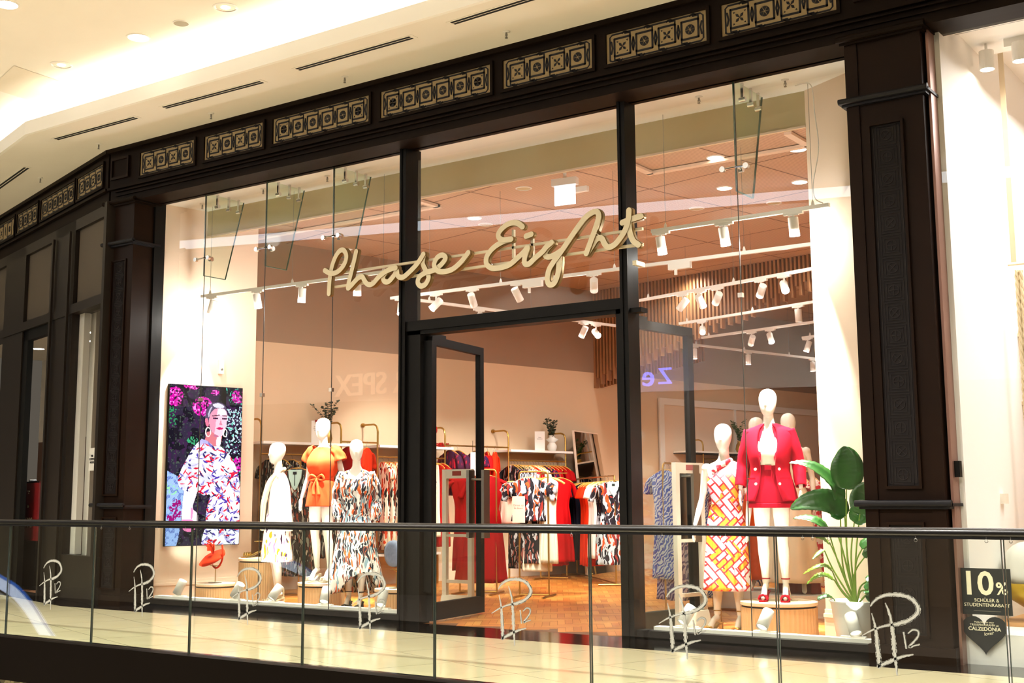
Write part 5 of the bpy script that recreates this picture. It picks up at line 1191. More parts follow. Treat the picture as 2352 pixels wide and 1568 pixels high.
# right part of the shop
A5 = at(1522, 1063, Z=1.58); B5 = at(1630, 1067.5, Z=1.58); a, d, ln = rack(A5, B5, 1.58, 'brass rack with zebra print dresses behind the right security gate', .3)
hang(a, d, [(ln*.04, 'dress', 'z_blue', 1.2, -10), (ln*.13, 'dress', 'z_purple', 1.42, -10, 1.1), (ln*.24, 'dress', 'z_purple', 1.42, -10), (ln*.36, 'dress', 'z_purple', 1.4, -10), (ln*.48, 'dress', 'z_blue', 1.42, -10), (ln*.58, 'dress', 'z_blue', 1.42, -10), (ln*.68, 'dress', 'z_blue', 1.42, -10), (ln*.77, 'dress', 'z_pink', 1.4, -10), (ln*.86, 'dress', 'z_pink', 1.4, -10), (ln*.95, 'dress', 'z_pink', 1.3, -10)], 'rack behind the right gate')
q = at(1712, 1062, Y=4.0); garment(q, R(-20), 'dress', 'z_cobalt', 1.42, 'cobalt and white print dress between the halter and blazer mannequins', None, 1, 1.0); hanger(q, R(-20), 'wooden hanger of the cobalt print dress', None)
a, d, ln = rack(q+Vector((-.35, .2, 0)), q+Vector((.5, -.3, 0)), q.z, 'brass rack with the cobalt print dress between the right mannequins', .2)
q = at(1868, 1082, Y=4.2); a, d, ln = rack(q+Vector((-.25, .1, 0)), q+Vector((.55, -.1, 0)), q.z, 'brass rack with red triangle print dresses next to the right column', .25)
hang(a, d, [(.1, 'dress', 'p_tri', 1.35, 60, 1), (.24, 'flared', 'p_tri', 1.3, 60, 1.05), (.4, 'dress', 'p_tri', 1.3, 60)], 'rack by the right column')
q = at(1830, 1200, Y=3.0); garment(Vector((q.x, q.y, 1.42)), R(10), 'flared', 'rust', 1.25, 'rust velvet gathered dress behind the legs of the blazer mannequin', None, 2, 1.0); 
# far wall bays right of the mirror
LF = off2(OFF)
f0 = at(1620, 985, L=LF); f1 = at(1725, 1000, L=LF)
bay(f0.y, f0.y+2.6, 1.95, False, 'brass wall rail far back on the right', True)
sh = thing('wall_shelf', 'dark topped shelf on the far right wall carrying the vase', 'shelf', wall2(f0.y+.05, OFF), math.atan2(D2.y, D2.x)); MB().box((-.5, -.05, 2.06), (2.4, .33, 2.09)).build('board', 'whitegloss', sh); MB().box((-.5, -.055, 2.04), (2.4, .33, 2.06)).build('underside', 'ink', sh)
hang(wall2(f0.y, OFF, 1.95), D2, [(.25+.16*i, 'dress', ['navy', 'cream', 'z_pink', 'navy', 'burnt', 'p_bw'][i % 6], 1.2) for i in range(12)], 'far right wall rail')
bp = wall2(f0.y-.8, .02); t = thing('wall_panel', 'large white framed wall panel far back on the right', 'wall panel', bp, math.atan2(D2.y, D2.x))
MB().box((0, -.02, .3), (5.2, 0, 3.0)).build('board', 'wallbeige', t)
f = MB(); f.box((0, -.05, 2.93), (5.2, 0, 3.05)); f.box((0, -.05, .3), (.12, 0, 2.93)); f.box((2.2, -.045, .3), (2.26, 0, 2.93)); f.build('frame', 'white', t)
# leaning mirror
m0 = at(1350, 1321, Z=0); m1 = at(1466, 1304, Z=0)
t = thing('leaning_mirror', 'tall frameless mirror leaning against the side wall right of the shelves', 'mirror', (m0.x, m0.y, 0), math.atan2(m1.y-m0.y, m1.x-m0.x)); wd = (m1-m0).length
o = MB().box((0, 0, 0), (wd, .02, 2.34)).build('glass', 'mirror', t); f = MB(); f.box((-.02, -.005, 0), (0, .03, 2.36)); f.box((wd, -.005, 0), (wd+.02, .03, 2.36)); f.box((0, -.005, 2.34), (wd, .03, 2.36)); o2 = f.build('frame', 'wallbeige', t)
for x in (o, o2): x.rotation_euler.x = R(-5)
# things on the shelves
def vase_plant(p, lab, r, leaves, tall=.32, white=True, rz=0):
    t = thing('vase_with_branches', lab, 'plant', p, rz)
    MB().lathe([(.0005, 0), (r*.62, 0), (r*.9, .05), (r*.95, .09), (r*.6, .135), (r*.55, .145), (r*1.25, .19), (r*.6, .225), (r*.5, .25), (r*.7, .262)] if white else [(.0005, 0), (r*.7, 0), (r, .07), (r*.8, .16), (r*.5, .2), (r*.6, .22)], (0, 0, 0), 28, cap=False).build('vase', 'pot' if white else 'brass', t, smooth=True)
    rn = random.Random(int(r*1000)+leaves)
    for k in range(7):
        a = rn.uniform(0, 6.28); ln = tall*rn.uniform(.7, 1.1); sp = rn.uniform(.15, .75)
        pts = spline([(0, 0, .2), (math.cos(a)*ln*sp*.3, math.sin(a)*ln*sp*.3, .2+ln*.5), (math.cos(a)*ln*sp, math.sin(a)*ln*sp, .2+ln*.95)], 6)
        m = MB(); m.tube(pts, .0022, 5)
        for j in range(2, len(pts)):
            for sg in (-1, 1):
                c = pts[j]; b_ = a+sg*1.3+rn.uniform(-.5, .5); lv = .036+.016*rn.random(); u = Vector((math.cos(b_), math.sin(b_), rn.uniform(-.2, .7))).normalized(); v = u.cross(Vector((rn.uniform(-1, 1), rn.uniform(-1, 1), 1))).normalized()
                m.add([c, c+u*lv*.5+v*lv*.42, c+u*lv+v*lv*.3, c+u*lv*1.25, c+u*lv-v*lv*.3, c+u*lv*.5-v*lv*.42], [(0, 1, 2, 3, 4, 5)])
        m.build('branch', 'euca' if leaves == 1 else 'leaf', t)
    return t
def shelfp(px, o=OFF-.12): p = at(px, 1024, L=off2(o)); p.z = 2.0; return p
vase_plant(shelfp(1268), 'round white two tier vase with leafy branches on the shelf by the mirror', .085, 1, .34)
vase_plant(shelfp(752), 'dark eucalyptus branches in a vase on the shelf behind the coral mannequin', .07, 1, .42, False)
p = at(1700, 1026, L=off2(OFF-.1)); p.z = 2.09; vase_plant(p, 'gold vase with dark green leaves on the far right shelf', .09, 2, .4, False)
for (px, lab, tx) in ((728, 'white card sign propped on the shelf beside the eucalyptus', 'Erhältlich\nbei Größe\n6 bis 26'), (1240, 'white card sign propped on the shelf by the white vase', 'New\nSelection')):
    p = shelfp(px, OFF-.02); t = thing('card_sign', lab, 'sign', p, R(34)); w_ = .09
    MB().box((-w_*.9, -.0, 0), (w_*.9, .012, .31)).build('card', 'paper', t); text('lettering', tx, .024, 'inkgrey', (0, -.003, .2), UX, UZ, t)
    if px == 728: MB().box((-.03, -.015, .29), (.03, .018, .32)).build('clip', 'rust', t)
    MB().obox((-w_*.6, .012, .0), (w_*1.2, 0, 0), (0, .1, 0), (0, .003, .01)).build('easel', 'brass', t)
for k, px in enumerate((984, 1000, 1011)):
    p = shelfp(px, OFF-.14+.05*(k % 2)); t = thing('court_shoe', 'orange red high heeled shoe, %s on the shelf seen through the left door' % ORD[k], 'shoe', p, R(70+25*k)); s_ = sandal(t, (0, .04, .15), (0, -.13, .02), 'bred', False, True)
p = shelfp(984, OFF-.08); t = thing('headpiece', 'round orange red hat standing behind the red shoes', 'hat', p+Vector((0, .1, 0))); MB().lathe([(.0005, 0), (.04, .01), (.02, .02), (.01, .2)], (0, 0, 0), 12, cap=False).build('stand', 'brass', t); m = MB().ball((0, 0, .26), .09, 8); m.v = [(x, y*.4, z) for x, y, z in m.v]; m.build('brim', 'bred', t, smooth=True)
t = thing('wall_sensor', 'small white sensor on the wall above the screen', 'sensor', at(505, 843, L=pl(WL, D2)), math.atan2(D2.y, D2.x)); MB().box((-.03, -.05, -.085), (.03, 0, .085)).build('housing', 'white', t); MB().ball((0, -.05, -.03), .018, 6).build('lens', 'grille_x' if 0 else 'steel', t, smooth=True)
# security gates just inside the entrance
def gate(p, rz, lab, w_=.40):
    t = thing('security_gate', lab, 'security gate', p, rz); h = 1.54; c = .055
    f = MB(); f.box((0, -.025, .1), (c, .025, h)); f.box((w_-c, -.025, .1), (w_, .025, h)); f.box((c, -.025, h-.1), (w_-c, .025, h)); f.box((c, -.02, .88), (w_-c, .02, .91)); f.box((c, -.02, .80), (w_-c, .02, .83)); f.box((c, -.02, .3), (w_-c, .02, .335)); f.build('frame', mat('pale_gate_plastic', (214, 208, 190), .4), t)
    b = MB(); b.add([(-.01, -.07, 0), (w_+.01, -.07, 0), (w_+.01, .07, 0), (-.01, .07, 0), (.0, -.035, .17), (w_, -.035, .17), (w_, .035, .17), (0, .035, .17)], [(0, 3, 2, 1), (4, 5, 6, 7), (0, 1, 5, 4), (1, 2, 6, 5), (2, 3, 7, 6), (3, 0, 4, 7)]); b.build('foot', mat('gate_foot_plastic', (206, 200, 180), .4), t)
    MB().box((w_/2-.06, -.028, h-.07), (w_/2+.06, .028, h-.02)).build('indicator', 'rust', t)
gate((-8.78, 1.32, 0), R(2), 'pale plastic security gate just inside the door on the left')
gate((-5.60, .75, 0), R(78), 'pale plastic security gate just inside the door on the right', .42)
# ---------------------------------------------------------------- script sign on two rails in front of the glass
SY = -.24
def sp6(pts): return [(900+x/3.137, 400+y/3.137) for x, y in pts]
STR = [
 [(-455, 860), (-450, 780), (-437, 690), (-412, 610), (-378, 556), (-345, 548), (-325, 590), (-340, 650), (-385, 702), (-435, 715), (-478, 694)],
 [(-258, 556), (-276, 640), (-300, 740), (-316, 818), (-296, 806), (-245, 752), (-212, 738), (-196, 762), (-172, 792), (-135, 790), (-90, 742), (-42, 704), (5, 682), (34, 676)],
 [(34, 676), (-15, 684), (-58, 730), (-56, 768), (-24, 774), (16, 732), (38, 694), (48, 734), (84, 742), (134, 702), (192, 640), (232, 578)],
 [(232, 578), (222, 640), (244, 692), (266, 738), (246, 790), (212, 806), (190, 782), (202, 740), (250, 708), (312, 690), (366, 646), (392, 604), (368, 584), (332, 604), (312, 652), (330, 692), (374, 704), (442, 688), (502, 640), (540, 594), (560, 568)],
 [(940, 378), (908, 354), (866, 350), (820, 370), (778, 412), (770, 450), (800, 474), (862, 468)],
 [(862, 468), (800, 486), (732, 530), (686, 590), (684, 646), (722, 676), (782, 674), (850, 652), (908, 604), (950, 566), (984, 528), (966, 586), (962, 640), (992, 648), (1040, 604), (1092, 560), (1122, 524), (1158, 494)],
 [(1158, 494), (1118, 540), (1104, 580), (1132, 596), (1178, 580), (1216, 554)],
 [(966, 446), (1004, 432)],
 [(1206, 560), (1204, 640), (1196, 720), (1172, 782), (1140, 796), (1122, 762), (1134, 690), (1170, 630), (1222, 560), (1300, 446), (1384, 330), (1440, 282), (1482, 272), (1496, 310), (1470, 400), (1438, 490), (1408, 572)],
 [(1408, 572), (1440, 520), (1476, 468), (1512, 462), (1534, 500), (1560, 526), (1606, 508), (1654, 452), (1690, 390), (1708, 320), (1712, 262)],
 [(1712, 262), (1706, 340), (1716, 420), (1740, 480), (1776, 508)],
 [(1660, 348), (1724, 324), (1794, 302)]]
o0 = at(1110, 600, Y=SY)
t = thing('script_sign', 'large cream handwriting style shop sign reading Phase Eight, on two rails before the glass', 'sign', (o0.x, SY, o0.z))
def loc2(px, py, Y=SY): q = at(px, py, Y=Y); return (q.x-o0.x, q.z-o0.z)
lf, ls = MB(), MB()
words = [(0, 4, 'script_word'), (4, 12, 'script_word')]
for a_, b_, nm in words:
    m = MB()
    for st in STR[a_:b_]:
        pts = [loc2(*p) for p in sp6(st)]; pts = [(v.x, v.y) for v in spline([(p[0], p[1], 0) for p in pts], 5)]
        m.ribbon(pts, .054, (0, 0, 0), UX, UZ, -.02, 0, 1, climb=.00025); m.ribbon(pts, .062, (0, .012, 0), UX, UZ, -.035, 1, 1, climb=.0001)
    m.v = [(x, y, z) for x, y, z in m.v]; m.build(nm, ['sign', 'signside'], t)
for (p0, p1) in (((752, 628), (1475, 538)), ((752, 658), (1475, 562))):
    p0 = loc2(*p0); zz_ = (p0[1]); b = MB(); e = loc2(1468, 548)
    b.box((p0[0]+.05, .055, zz_-.012), (e[0], .085, zz_+.012)); b.build('rail', 'sign', t)
for px, y0, y1 in ((1170, 525, 590), (1214, 545, 600)):
    a = loc2(px, y0); b_ = loc2(px, y1); MB().box((a[0]-.012, .055, b_[1]), (a[0]+.012, .085, a[1])).build('strut', 'sign', t)
for px in (770, 945, 1447): a = loc2(px, 600); MB().box((a[0]-.02, .08, a[1]-.02), (a[0]+.02, .235, a[1]+.02)).build('wall_bracket', 'sign', t)

# ---------------------------------------------------------------- advertising screen on the wing wall (the picture is given off by the screen)
import numpy as np
def screen():
    sA = (at(387, 883, L=pl(WL, D2))-WL).dot(D2); sB = (at(553, 892, L=pl(WL, D2))-WL).dot(D2); z0, z1 = .668, 2.622
    nx, nz = 150, 300; u, v = np.meshgrid((np.arange(nx)+.5)/nx, (np.arange(nz)+.5)/nz); TL, TR_, BL_, BR = [np.array(p, float) for p in ((145, 128), (797, 165), (92, 1584), (770, 1562))]
    X = (1-v)*((1-u)*TL[0]+u*TR_[0])+v*((1-u)*BL_[0]+u*BR[0]); Y = (1-v)*((1-u)*TL[1]+u*TR_[1])+v*((1-u)*BL_[1]+u*BR[1])
    rs = np.random.RandomState(4); C = np.zeros((nz, nx, 3))
    def noise(f, seed):
        r_ = np.random.RandomState(seed); g = r_.rand(f*2+2, f+2); a = u*f; b = v*f*2; i = a.astype(int); j = b.astype(int); fa, fb = a-i, b-j
        fa = fa*fa*(3-2*fa); fb = fb*fb*(3-2*fb)
        return (g[j, i]*(1-fa)+g[j, i+1]*fa)*(1-fb)+(g[j+1, i]*(1-fa)+g[j+1, i+1]*fa)*fb
    def inside(poly, smooth=0):
        P = [(p.x, p.y) for p in spline([(x, y, 0) for x, y in poly+[poly[0]]], 4)][:-1] if smooth else poly
        r_ = np.zeros(X.shape, bool); j = len(P)-1
        for i in range(len(P)):
            xi, yi = P[i]; xj, yj = P[j]; c = ((yi > Y) != (yj > Y)) & (X < (xj-xi)*(Y-yi)/((yj-yi) or 1e-9)+xi); r_ ^= c; j = i
        return r_
    def col(mask, c, a=1.0): C[mask] = C[mask]*(1-a)+np.array(c, float)*a
    def ell(cx, cy, rx, ry): return ((X-cx)/rx)**2+((Y-cy)/ry)**2 < 1
    n1, n2, n3 = noise(14, 1), noise(30, 2), noise(60, 5)
    C[:] = (26, 22, 34); col(n1 > .55, (48, 40, 62)); col((n2 > .62) & (n1 > .4), (60, 34, 70)); col((n3 > .8), (70, 84, 74))
    for cx, cy, rx, ry in ((185, 240, 75, 90), (430, 330, 90, 90), (330, 150, 70, 30), (755, 240, 60, 60), (545, 205, 45, 25), (760, 850, 45, 70)):
        col(ell(cx, cy, rx, ry) & (n3 > .38), (206, 14, 160)); col(ell(cx, cy, rx, ry) & (n3 > .75), (255, 150, 230))
    col((X > 640) & (X < 800) & (Y > 330) & (Y < 760) & (n3 > .66), (210, 226, 246)); col((X > 640) & (n3 > .82), (70, 190, 160)); col((X > 605) & (X < 645) & (Y < 620), (14, 12, 18))
    bw = inside([(90, 900), (200, 960), (330, 1040), (250, 1240), (230, 1400), (180, 1600), (80, 1600)], 1); col(bw, (150, 180, 236)); col(bw & (n2 > .6), (96, 120, 190)); col(bw & (((X-Y*.5) % 14) < 5), (176, 204, 250), .6)
    for cx, cy in ((170, 1250), (210, 1300), (150, 1330), (200, 1200)): col(ell(cx, cy, 42, 32) & (n3 > .35), (150, 20, 110))
    col(ell(150, 1070, 60, 60) & (n3 > .6), (150, 220, 170)); col(ell(340, 645, 50, 40) & (n3 > .45), (60, 160, 110)); col(ell(170, 420, 45, 90) & (n3 > .6), (50, 140, 90))
    # arm and hand
    col(inside([(275, 1020), (390, 1010), (375, 1120), (340, 1240), (380, 1290), (390, 1340), (370, 1420), (330, 1450), (250, 1430), (240, 1360), (250, 1200)], 1), (255, 232, 244))
    col(inside([(245, 1350), (330, 1350), (380, 1400), (330, 1455), (255, 1440)], 1), (246, 130, 190)); col(inside([(325, 1240), (345, 1260), (335, 1340), (322, 1330)], 1), (236, 150, 196))
    # neck
    col(inside([(470, 560), (600, 560), (592, 680), (560, 700), (520, 720), (455, 650)], 1), (214, 120, 130)); col(inside([(560, 590), (596, 600), (592, 680), (556, 690)], 1), (250, 226, 244))
    # dress
    dr = inside([(420, 628), (470, 640), (530, 690), (590, 690), (650, 740), (700, 800), (755, 920), (775, 1030), (780, 1120), (772, 1300), (768, 1564), (440, 1590), (455, 1400), (470, 1240), (500, 1130), (440, 1130), (395, 1110), (260, 1090), (210, 1030), (215, 960), (280, 820), (350, 700)], 1)
    col(dr, (246, 244, 254)); col(dr & (X < 500) & (Y > 700) & (n1 > .66), (214, 214, 240)); col(inside([(420, 625), (470, 640), (530, 690), (520, 705), (440, 670), (390, 670)], 1), (176, 172, 222))
    for k in range(430):
        cx, cy = rs.uniform(215, 780), rs.uniform(650, 1590); a = rs.uniform(-1.2, 1.2)+(0 if rs.rand() < .5 else 1.6); L_, W_ = rs.uniform(16, 42), rs.uniform(4, 10)
        dx, dy = X-cx, Y-cy; p = dx*math.cos(a)+dy*math.sin(a); q = -dx*math.sin(a)+dy*math.cos(a)+.004*p*p
        mk = (np.abs(p) < L_) & (np.abs(q) < W_*(1-(p/L_)**2)) & dr; col(mk, [(206, 16, 52), (84, 60, 170), (52, 50, 110), (190, 180, 236), (226, 40, 70), (120, 110, 190)][rs.randint(6)])
    # hair, ear, face
    col(inside([(455, 430), (465, 360), (500, 310), (560, 290), (620, 305), (650, 350), (655, 420), (640, 470), (560, 400), (500, 440), (480, 500), (462, 460)], 1), (92, 76, 104)); col(inside([(520, 310), (580, 300), (630, 330), (600, 345), (540, 335)], 1), (216, 214, 232)); col(inside([(478, 400), (500, 345), (520, 330), (500, 380), (488, 430)], 1), (190, 184, 206))
    fc = inside([(500, 400), (530, 360), (580, 345), (630, 355), (655, 400), (652, 470), (640, 530), (615, 590), (580, 600), (540, 580), (505, 540), (488, 470)], 1); col(fc, (246, 196, 214)); col(fc & (X < 560-(Y-400)*.12), (226, 150, 176)); col(inside([(575, 350), (630, 360), (645, 400), (600, 410), (570, 400)], 1), (250, 224, 246))
    col(inside([(452, 440), (475, 440), (488, 490), (476, 515), (458, 490)], 1), (220, 120, 150))
    for (cx, cy, a) in ((550, 438, .08), (632, 440, -.05)):
        col((np.abs(X-cx) < 24) & (np.abs(Y-cy-(X-cx)*a) < 7), (96, 50, 80)); col(ell(cx, cy, 9, 8), (50, 30, 60))
    for (cx, cy, w_, a) in ((552, 412, 34, -.10), (632, 414, 24, .12)): col((np.abs(X-cx) < w_) & (np.abs(Y-cy-(X-cx)*a) < 4.5), (96, 54, 70))
    col(inside([(597, 440), (606, 485), (612, 497), (588, 500), (584, 490)], 1), (214, 130, 156)); col(inside([(552, 528), (585, 516), (600, 520), (622, 526), (600, 540), (580, 542)], 1), (200, 24, 96)); col(inside([(540, 580), (580, 600), (560, 610), (530, 596)], 1), (190, 110, 140))
    for cx, cy, rx, ry in ((480, 562, 27, 45), (636, 570, 22, 38)): col(ell(cx, cy, rx, ry) & ~ell(cx+2, cy, rx-9, ry-9), (246, 238, 232))
    lc = np.where(C/255 <= .04045, C/255/12.92, ((C/255+.055)/1.055)**2.4); lc = lc.reshape(-1, 3)
    vs = []; 
    for j in range(nz+1):
        for i in range(nx+1): vs.append((i/nx*(sB-sA), -.042, (z1-z0)*(1-j/nz)))
    fs = [(j*(nx+1)+i, (j+1)*(nx+1)+i, (j+1)*(nx+1)+i+1, j*(nx+1)+i+1) for j in range(nz) for i in range(nx)]
    m, nt, out = newmat('screen_picture'); e = N(nt, 'ShaderNodeEmission'); e.inputs[1].default_value = .75; a_ = N(nt, 'ShaderNodeAttribute', attribute_name='picture'); nt.links.new(a_.outputs['Color'], e.inputs[0]); nt.links.new(e.outputs[0], out.inputs[0])
    p = WL + D2*sA; t = thing('advertising_screen', 'tall lit wall screen showing a woman in a leaf print dress before pink flowers', 'screen', (p.x, p.y, z0), math.atan2(D2.y, D2.x))
    MB().box((-.006, -.04, -.006), (sB-sA+.006, 0, z1-z0+.006)).build('housing', 'black', t)
    me = bpy.data.meshes.new('picture'); me.from_pydata(vs, [], fs); me.materials.append(m)
    ca = me.color_attributes.new('picture', 'FLOAT_COLOR', 'CORNER'); arr = np.repeat(np.concatenate([lc, np.ones((len(lc), 1))], 1), 4, 0).astype(np.float32); ca.data.foreach_set('color', arr.ravel())
    o = bpy.data.objects.new('picture', me); COL.objects.link(o); o.parent = t
screen()

# ---------------------------------------------------------------- big leafy plant in the white pot
q = at(1962, 1300, Y=.345); PYL = .345
t = thing('potted_plant', 'large plant with broad paddle leaves in a white round pot by the right column', 'plant', (q.x, PYL, 0)); bx = q.x
MB().lathe([(.0005, 0), (.145, 0), (.15, .01), (.20, .36), (.215, .375), (.205, .38), (.185, .365), (.18, .31), (.0005, .30)], (0, 0, 0), 48, cap=False).build('pot', 'pot', t, smooth=True)
MB().lathe([(.0005, .312), (.178, .31)], (0, 0, 0), 24, cap=False).build('soil', mat('dark_soil', (40, 26, 18), .95, noise=.5, nscale=40), t)
def W(px, py, dy=0): p = at(px, py, Y=PYL+dy); return Vector((p.x-bx, p.y-PYL, p.z))
def leafblade(name, stem, mid, width, mt='leaf', fold=.25, nrm=None):
    s_ = spline(stem, 6); MB().tube(s_, [.009-.004*i/len(s_) for i in range(len(s_))], 8).build('stalk', 'stem', t, smooth=True)
    P = spline(mid, 7); n = len(P); vs = []; fs = []; up = Vector(nrm) if nrm else Vector((.35, -.9, .3))
    for i, p in enumerate(P):
        f = i/(n-1); w_ = width*math.sin(math.pi*min(1, f**.75*.97+.03))**.75; tg = (P[min(i+1, n-1)]-P[max(i-1, 0)]).normalized(); sd = tg.cross(up).normalized(); nn = sd.cross(tg).normalized()
        for k in (-2, -1, 0, 1, 2): vs.append(p + sd*w_*k/2 + nn*(abs(k)/2*w_*fold + .004*math.sin(i*2.6+k)))
    for i in range(n-1):
        for k in range(4): fs.append((i*5+k, i*5+k+1, (i+1)*5+k+1, (i+1)*5+k))
    o = MB().add(vs, fs).build(name, mt, t, smooth=True); so = o.modifiers.new('thick', 'SOLIDIFY'); so.thickness = .002; return o
b0 = (.0, 0, .33)
leafblade('leaf', [b0, W(1946, 1280), W(1944, 1122)], [W(1944, 1124), W(1946, 1085), W(1944, 1050), W(1938, 1024)], .135, fold=.2)
leafblade('leaf', [b0, W(1936, 1300), W(1930, 1160)], [W(1930, 1158), W(1918, 1118, -.03), W(1880, 1082, -.08), W(1845, 1066, -.12), W(1812, 1063, -.15)], .07, fold=.4, nrm=(.2, -.5, .85))
leafblade('leaf', [b0, W(1948, 1290), W(1940, 1185)], [W(1938, 1188), W(1918, 1162, -.05), W(1890, 1152, -.12), W(1850, 1155, -.2), W(1815, 1168, -.24)], .115, fold=.25, nrm=(.3, -.8, .5))
leafblade('leaf', [b0, W(1925, 1290), W(1905, 1225)], [W(1905, 1225), W(1880, 1200, -.05), W(1850, 1190, -.08), W(1822, 1190, -.1)], .05, fold=.3, nrm=(.2, -.5, .85))
leafblade('leaf', [b0, W(1955, 1280), W(1962, 1200)], [W(1962, 1200), W(1975, 1180), W(1985, 1160), W(1992, 1150)], .085, fold=.3)
leafblade('leaf', [b0, W(1965, 1290), W(1975, 1180)], [W(1975, 1182), W(1975, 1150, .03), W(1985, 1125, .03), W(2005, 1112, .02)], .085, fold=.3)
leafblade('leaf', [b0, W(1935, 1310), W(1905, 1245)], [W(1905, 1250), W(1885, 1236, -.05), W(1858, 1230, -.1), W(1828, 1232, -.14)], .045, 'leafy', .3, (.1, -.4, .9))
leafblade('leaf', [b0, W(1935, 1360), W(1915, 1330)], [W(1915, 1332), W(1895, 1322, -.04), W(1875, 1325, -.08), W(1852, 1342, -.1)], .04, 'leafy', .3, (.1, -.4, .9))
leafblade('leaf', [b0, W(1930, 1350), W(1912, 1312)], [W(1912, 1312), W(1895, 1300, -.04), W(1870, 1305, -.08), W(1845, 1318, -.1)], .035, 'leafy', .3, (.1, -.4, .9))
leafblade('leaf', [b0, W(1925, 1385), W(1915, 1375)], [W(1915, 1375), W(1900, 1370, -.04), W(1885, 1374, -.06), W(1880, 1378, -.1)], .035, 'leaf', .3, (.1, -.4, .9))
for (a, b_, c, w_) in (((1965, 1300), (1980, 1260), (2012, 1250), .06), ((1962, 1320), (1985, 1280), (2015, 1275), .05), ((1975, 1350), (1990, 1335), (2018, 1350), .05), ((1975, 1360), (1988, 1355), (2020, 1345), .045), ((1985, 1370), (1990, 1365), (2000, 1385), .04)):
    leafblade('leaf', [b0, W(*a), W(*b_)], [W(*b_), W((b_[0]+c[0])/2, (b_[1]+c[1])/2-10, .02), W(*c)], w_, 'leaf', .3, (.1, -.5, .85))
leafblade('leaf', [b0, W(1915, 1310), W(1893, 1262)], [W(1893, 1262), W(1880, 1272, -.05), W(1865, 1285, -.1)], .025, 'leafy', .3, (.1, -.4, .9))
leafblade('leaf', [b0, W(1925, 1230), W(1895, 1225)], [W(1895, 1226), W(1868, 1224, -.06), W(1840, 1222, -.1)], .03, 'leafy', .3, (.1, -.4, .9))

# ---------------------------------------------------------------- glass balustrade of the gallery
BY = -3.084
JX = [-10.31+1.226*k for k in range(-2, 11)]
def px2b(x, y): p = at(1950+x/3.35, 1100+y/3.35, Y=BY-.008); return p
LOGO = [([(165, 975), (200, 932), (262, 898), (350, 888), (440, 902), (502, 942), (530, 992), (520, 1040), (460, 1085), (380, 1112), (300, 1124), (200, 1152), (100, 1202)], [8, 14, 18, 20, 22, 24, 24, 24, 22, 20, 14, 12, 5]),
        ([(175, 1035), (200, 1130), (215, 1250), (225, 1350), (232, 1442)], [6, 14, 24, 26, 24]), ([(280, 955), (315, 1050), (335, 1180), (350, 1330), (370, 1505)], [6, 16, 22, 24, 10]),
        ([(225, 1440), (300, 1408), (400, 1368), (492, 1350)], [22, 22, 16, 8]), ([(420, 1180), (430, 1240), (440, 1300)], [9, 12, 10]), ([(455, 1185), (490, 1160), (528, 1168), (532, 1205), (500, 1250), (465, 1290), (500, 1282), (540, 1272)], [8, 10, 12, 12, 12, 12, 10, 8])]
lo = px2b(330, 1190)
def logo(par, cx):
    m = MB(); random.seed(11)
    for pts, ws in LOGO:
        q = [(px2b(*p).x-lo.x, px2b(*p).z-lo.z) for p in pts]; sp_ = spline([(a, b, 0) for a, b in q], 14); ww = [v.x for v in spline([(w_/3.35/395, 0, 0) for w_ in ws], 14)]
        m.ribbon([(v.x, v.y) for v in sp_], ww, (cx, -.0075, lo.z), UX, UZ, -.0008, rough=.35)
        for q_ in range(3):                                                # chalky broken edges
            off = [-.55, .5, .62][q_]; seg = []
            for i in range(1, len(sp_)-1):
                if random.random() < .6:
                    tg = (sp_[i+1]-sp_[i-1]).normalized(); nn = Vector((-tg.y, tg.x)); c = Vector((sp_[i].x, sp_[i].y)) + nn*ww[i]*off*random.uniform(.8, 1.2); h = ww[i]*.12
                    d = Vector((tg.x, tg.y))*.008; m.add([(cx+c.x-d.x, -.0078, lo.z+c.y-d.y), (cx+c.x+nn.x*h, -.0078, lo.z+c.y+nn.y*h), (cx+c.x+d.x, -.0078, lo.z+c.y+d.y), (cx+c.x-nn.x*h, -.0078, lo.z+c.y-nn.y*h)], [(0, 1, 2, 3)])
    return m.build('frosted_logo', 'frost', par)
lx = lo.x - JX[8]
for i in range(len(JX)-1):
    x0, x1 = JX[i], JX[i+1]
    t = thing('balustrade_panel', '%s glass balustrade panel from the left, etched with a chalky monogram' % ORD[i], 'glass panel', (x0, BY, 0), 0, 'glass panels of the gallery balustrade')
    MB().box((.006, -.006, .0), (x1-x0-.006, .006, .99)).build('pane', 'balglass', t)
    MB().box((.0045, -.0065, 0), (.0085, .0065, .99)).build('polished_edge', 'glassedge', t); MB().box((x1-x0-.0085, -.0065, 0), (x1-x0-.0045, .0065, .99)).build('polished_edge', 'glassedge', t)
    logo(t, lx)
t = thing('handrail', 'long round black handrail along the top of the glass balustrade', 'handrail', (0, BY, 1.012))
MB().tube([(-16, 0, 0), (5, 0, 0)], .0245, 20).build('rail', mat('black_handrail', (16, 14, 13), .28, spec=.6), t, smooth=True); MB().box((-16, -.012, -.034), (5, .012, -.018)).build('glazing_channel', 'black', t)
struct(MB().box((-26, -3.15, -.02), (5, -3.06, .012)).build('trim_balustrade_shoe', 'bronze'))
for i, px in enumerate((235, 300, 363, 428, 612, 1315, 1523, 1668, 1845, 1868, 1905, 2104, 2266, 2322)):
    p = at(px, 1225, Y=BY-.0); m = MB(); m.tube([(.008*math.sin(a), 0, -.012-.008*math.cos(a)) for a in [k*math.pi/6 for k in range(13)]], .0015, 5); m.tube([(0, 0, -.004), (0, 0, .012)], .0015, 5)
    tag(m.build('hook', 'steel', loc=(p.x, BY-.012, .982)), 'small metal ring hook under the handrail, %s from the left' % (ORD[i] if i < 12 else ['thirteenth', 'fourteenth'][i-12]), 'hook', 'ring hooks under the handrail')
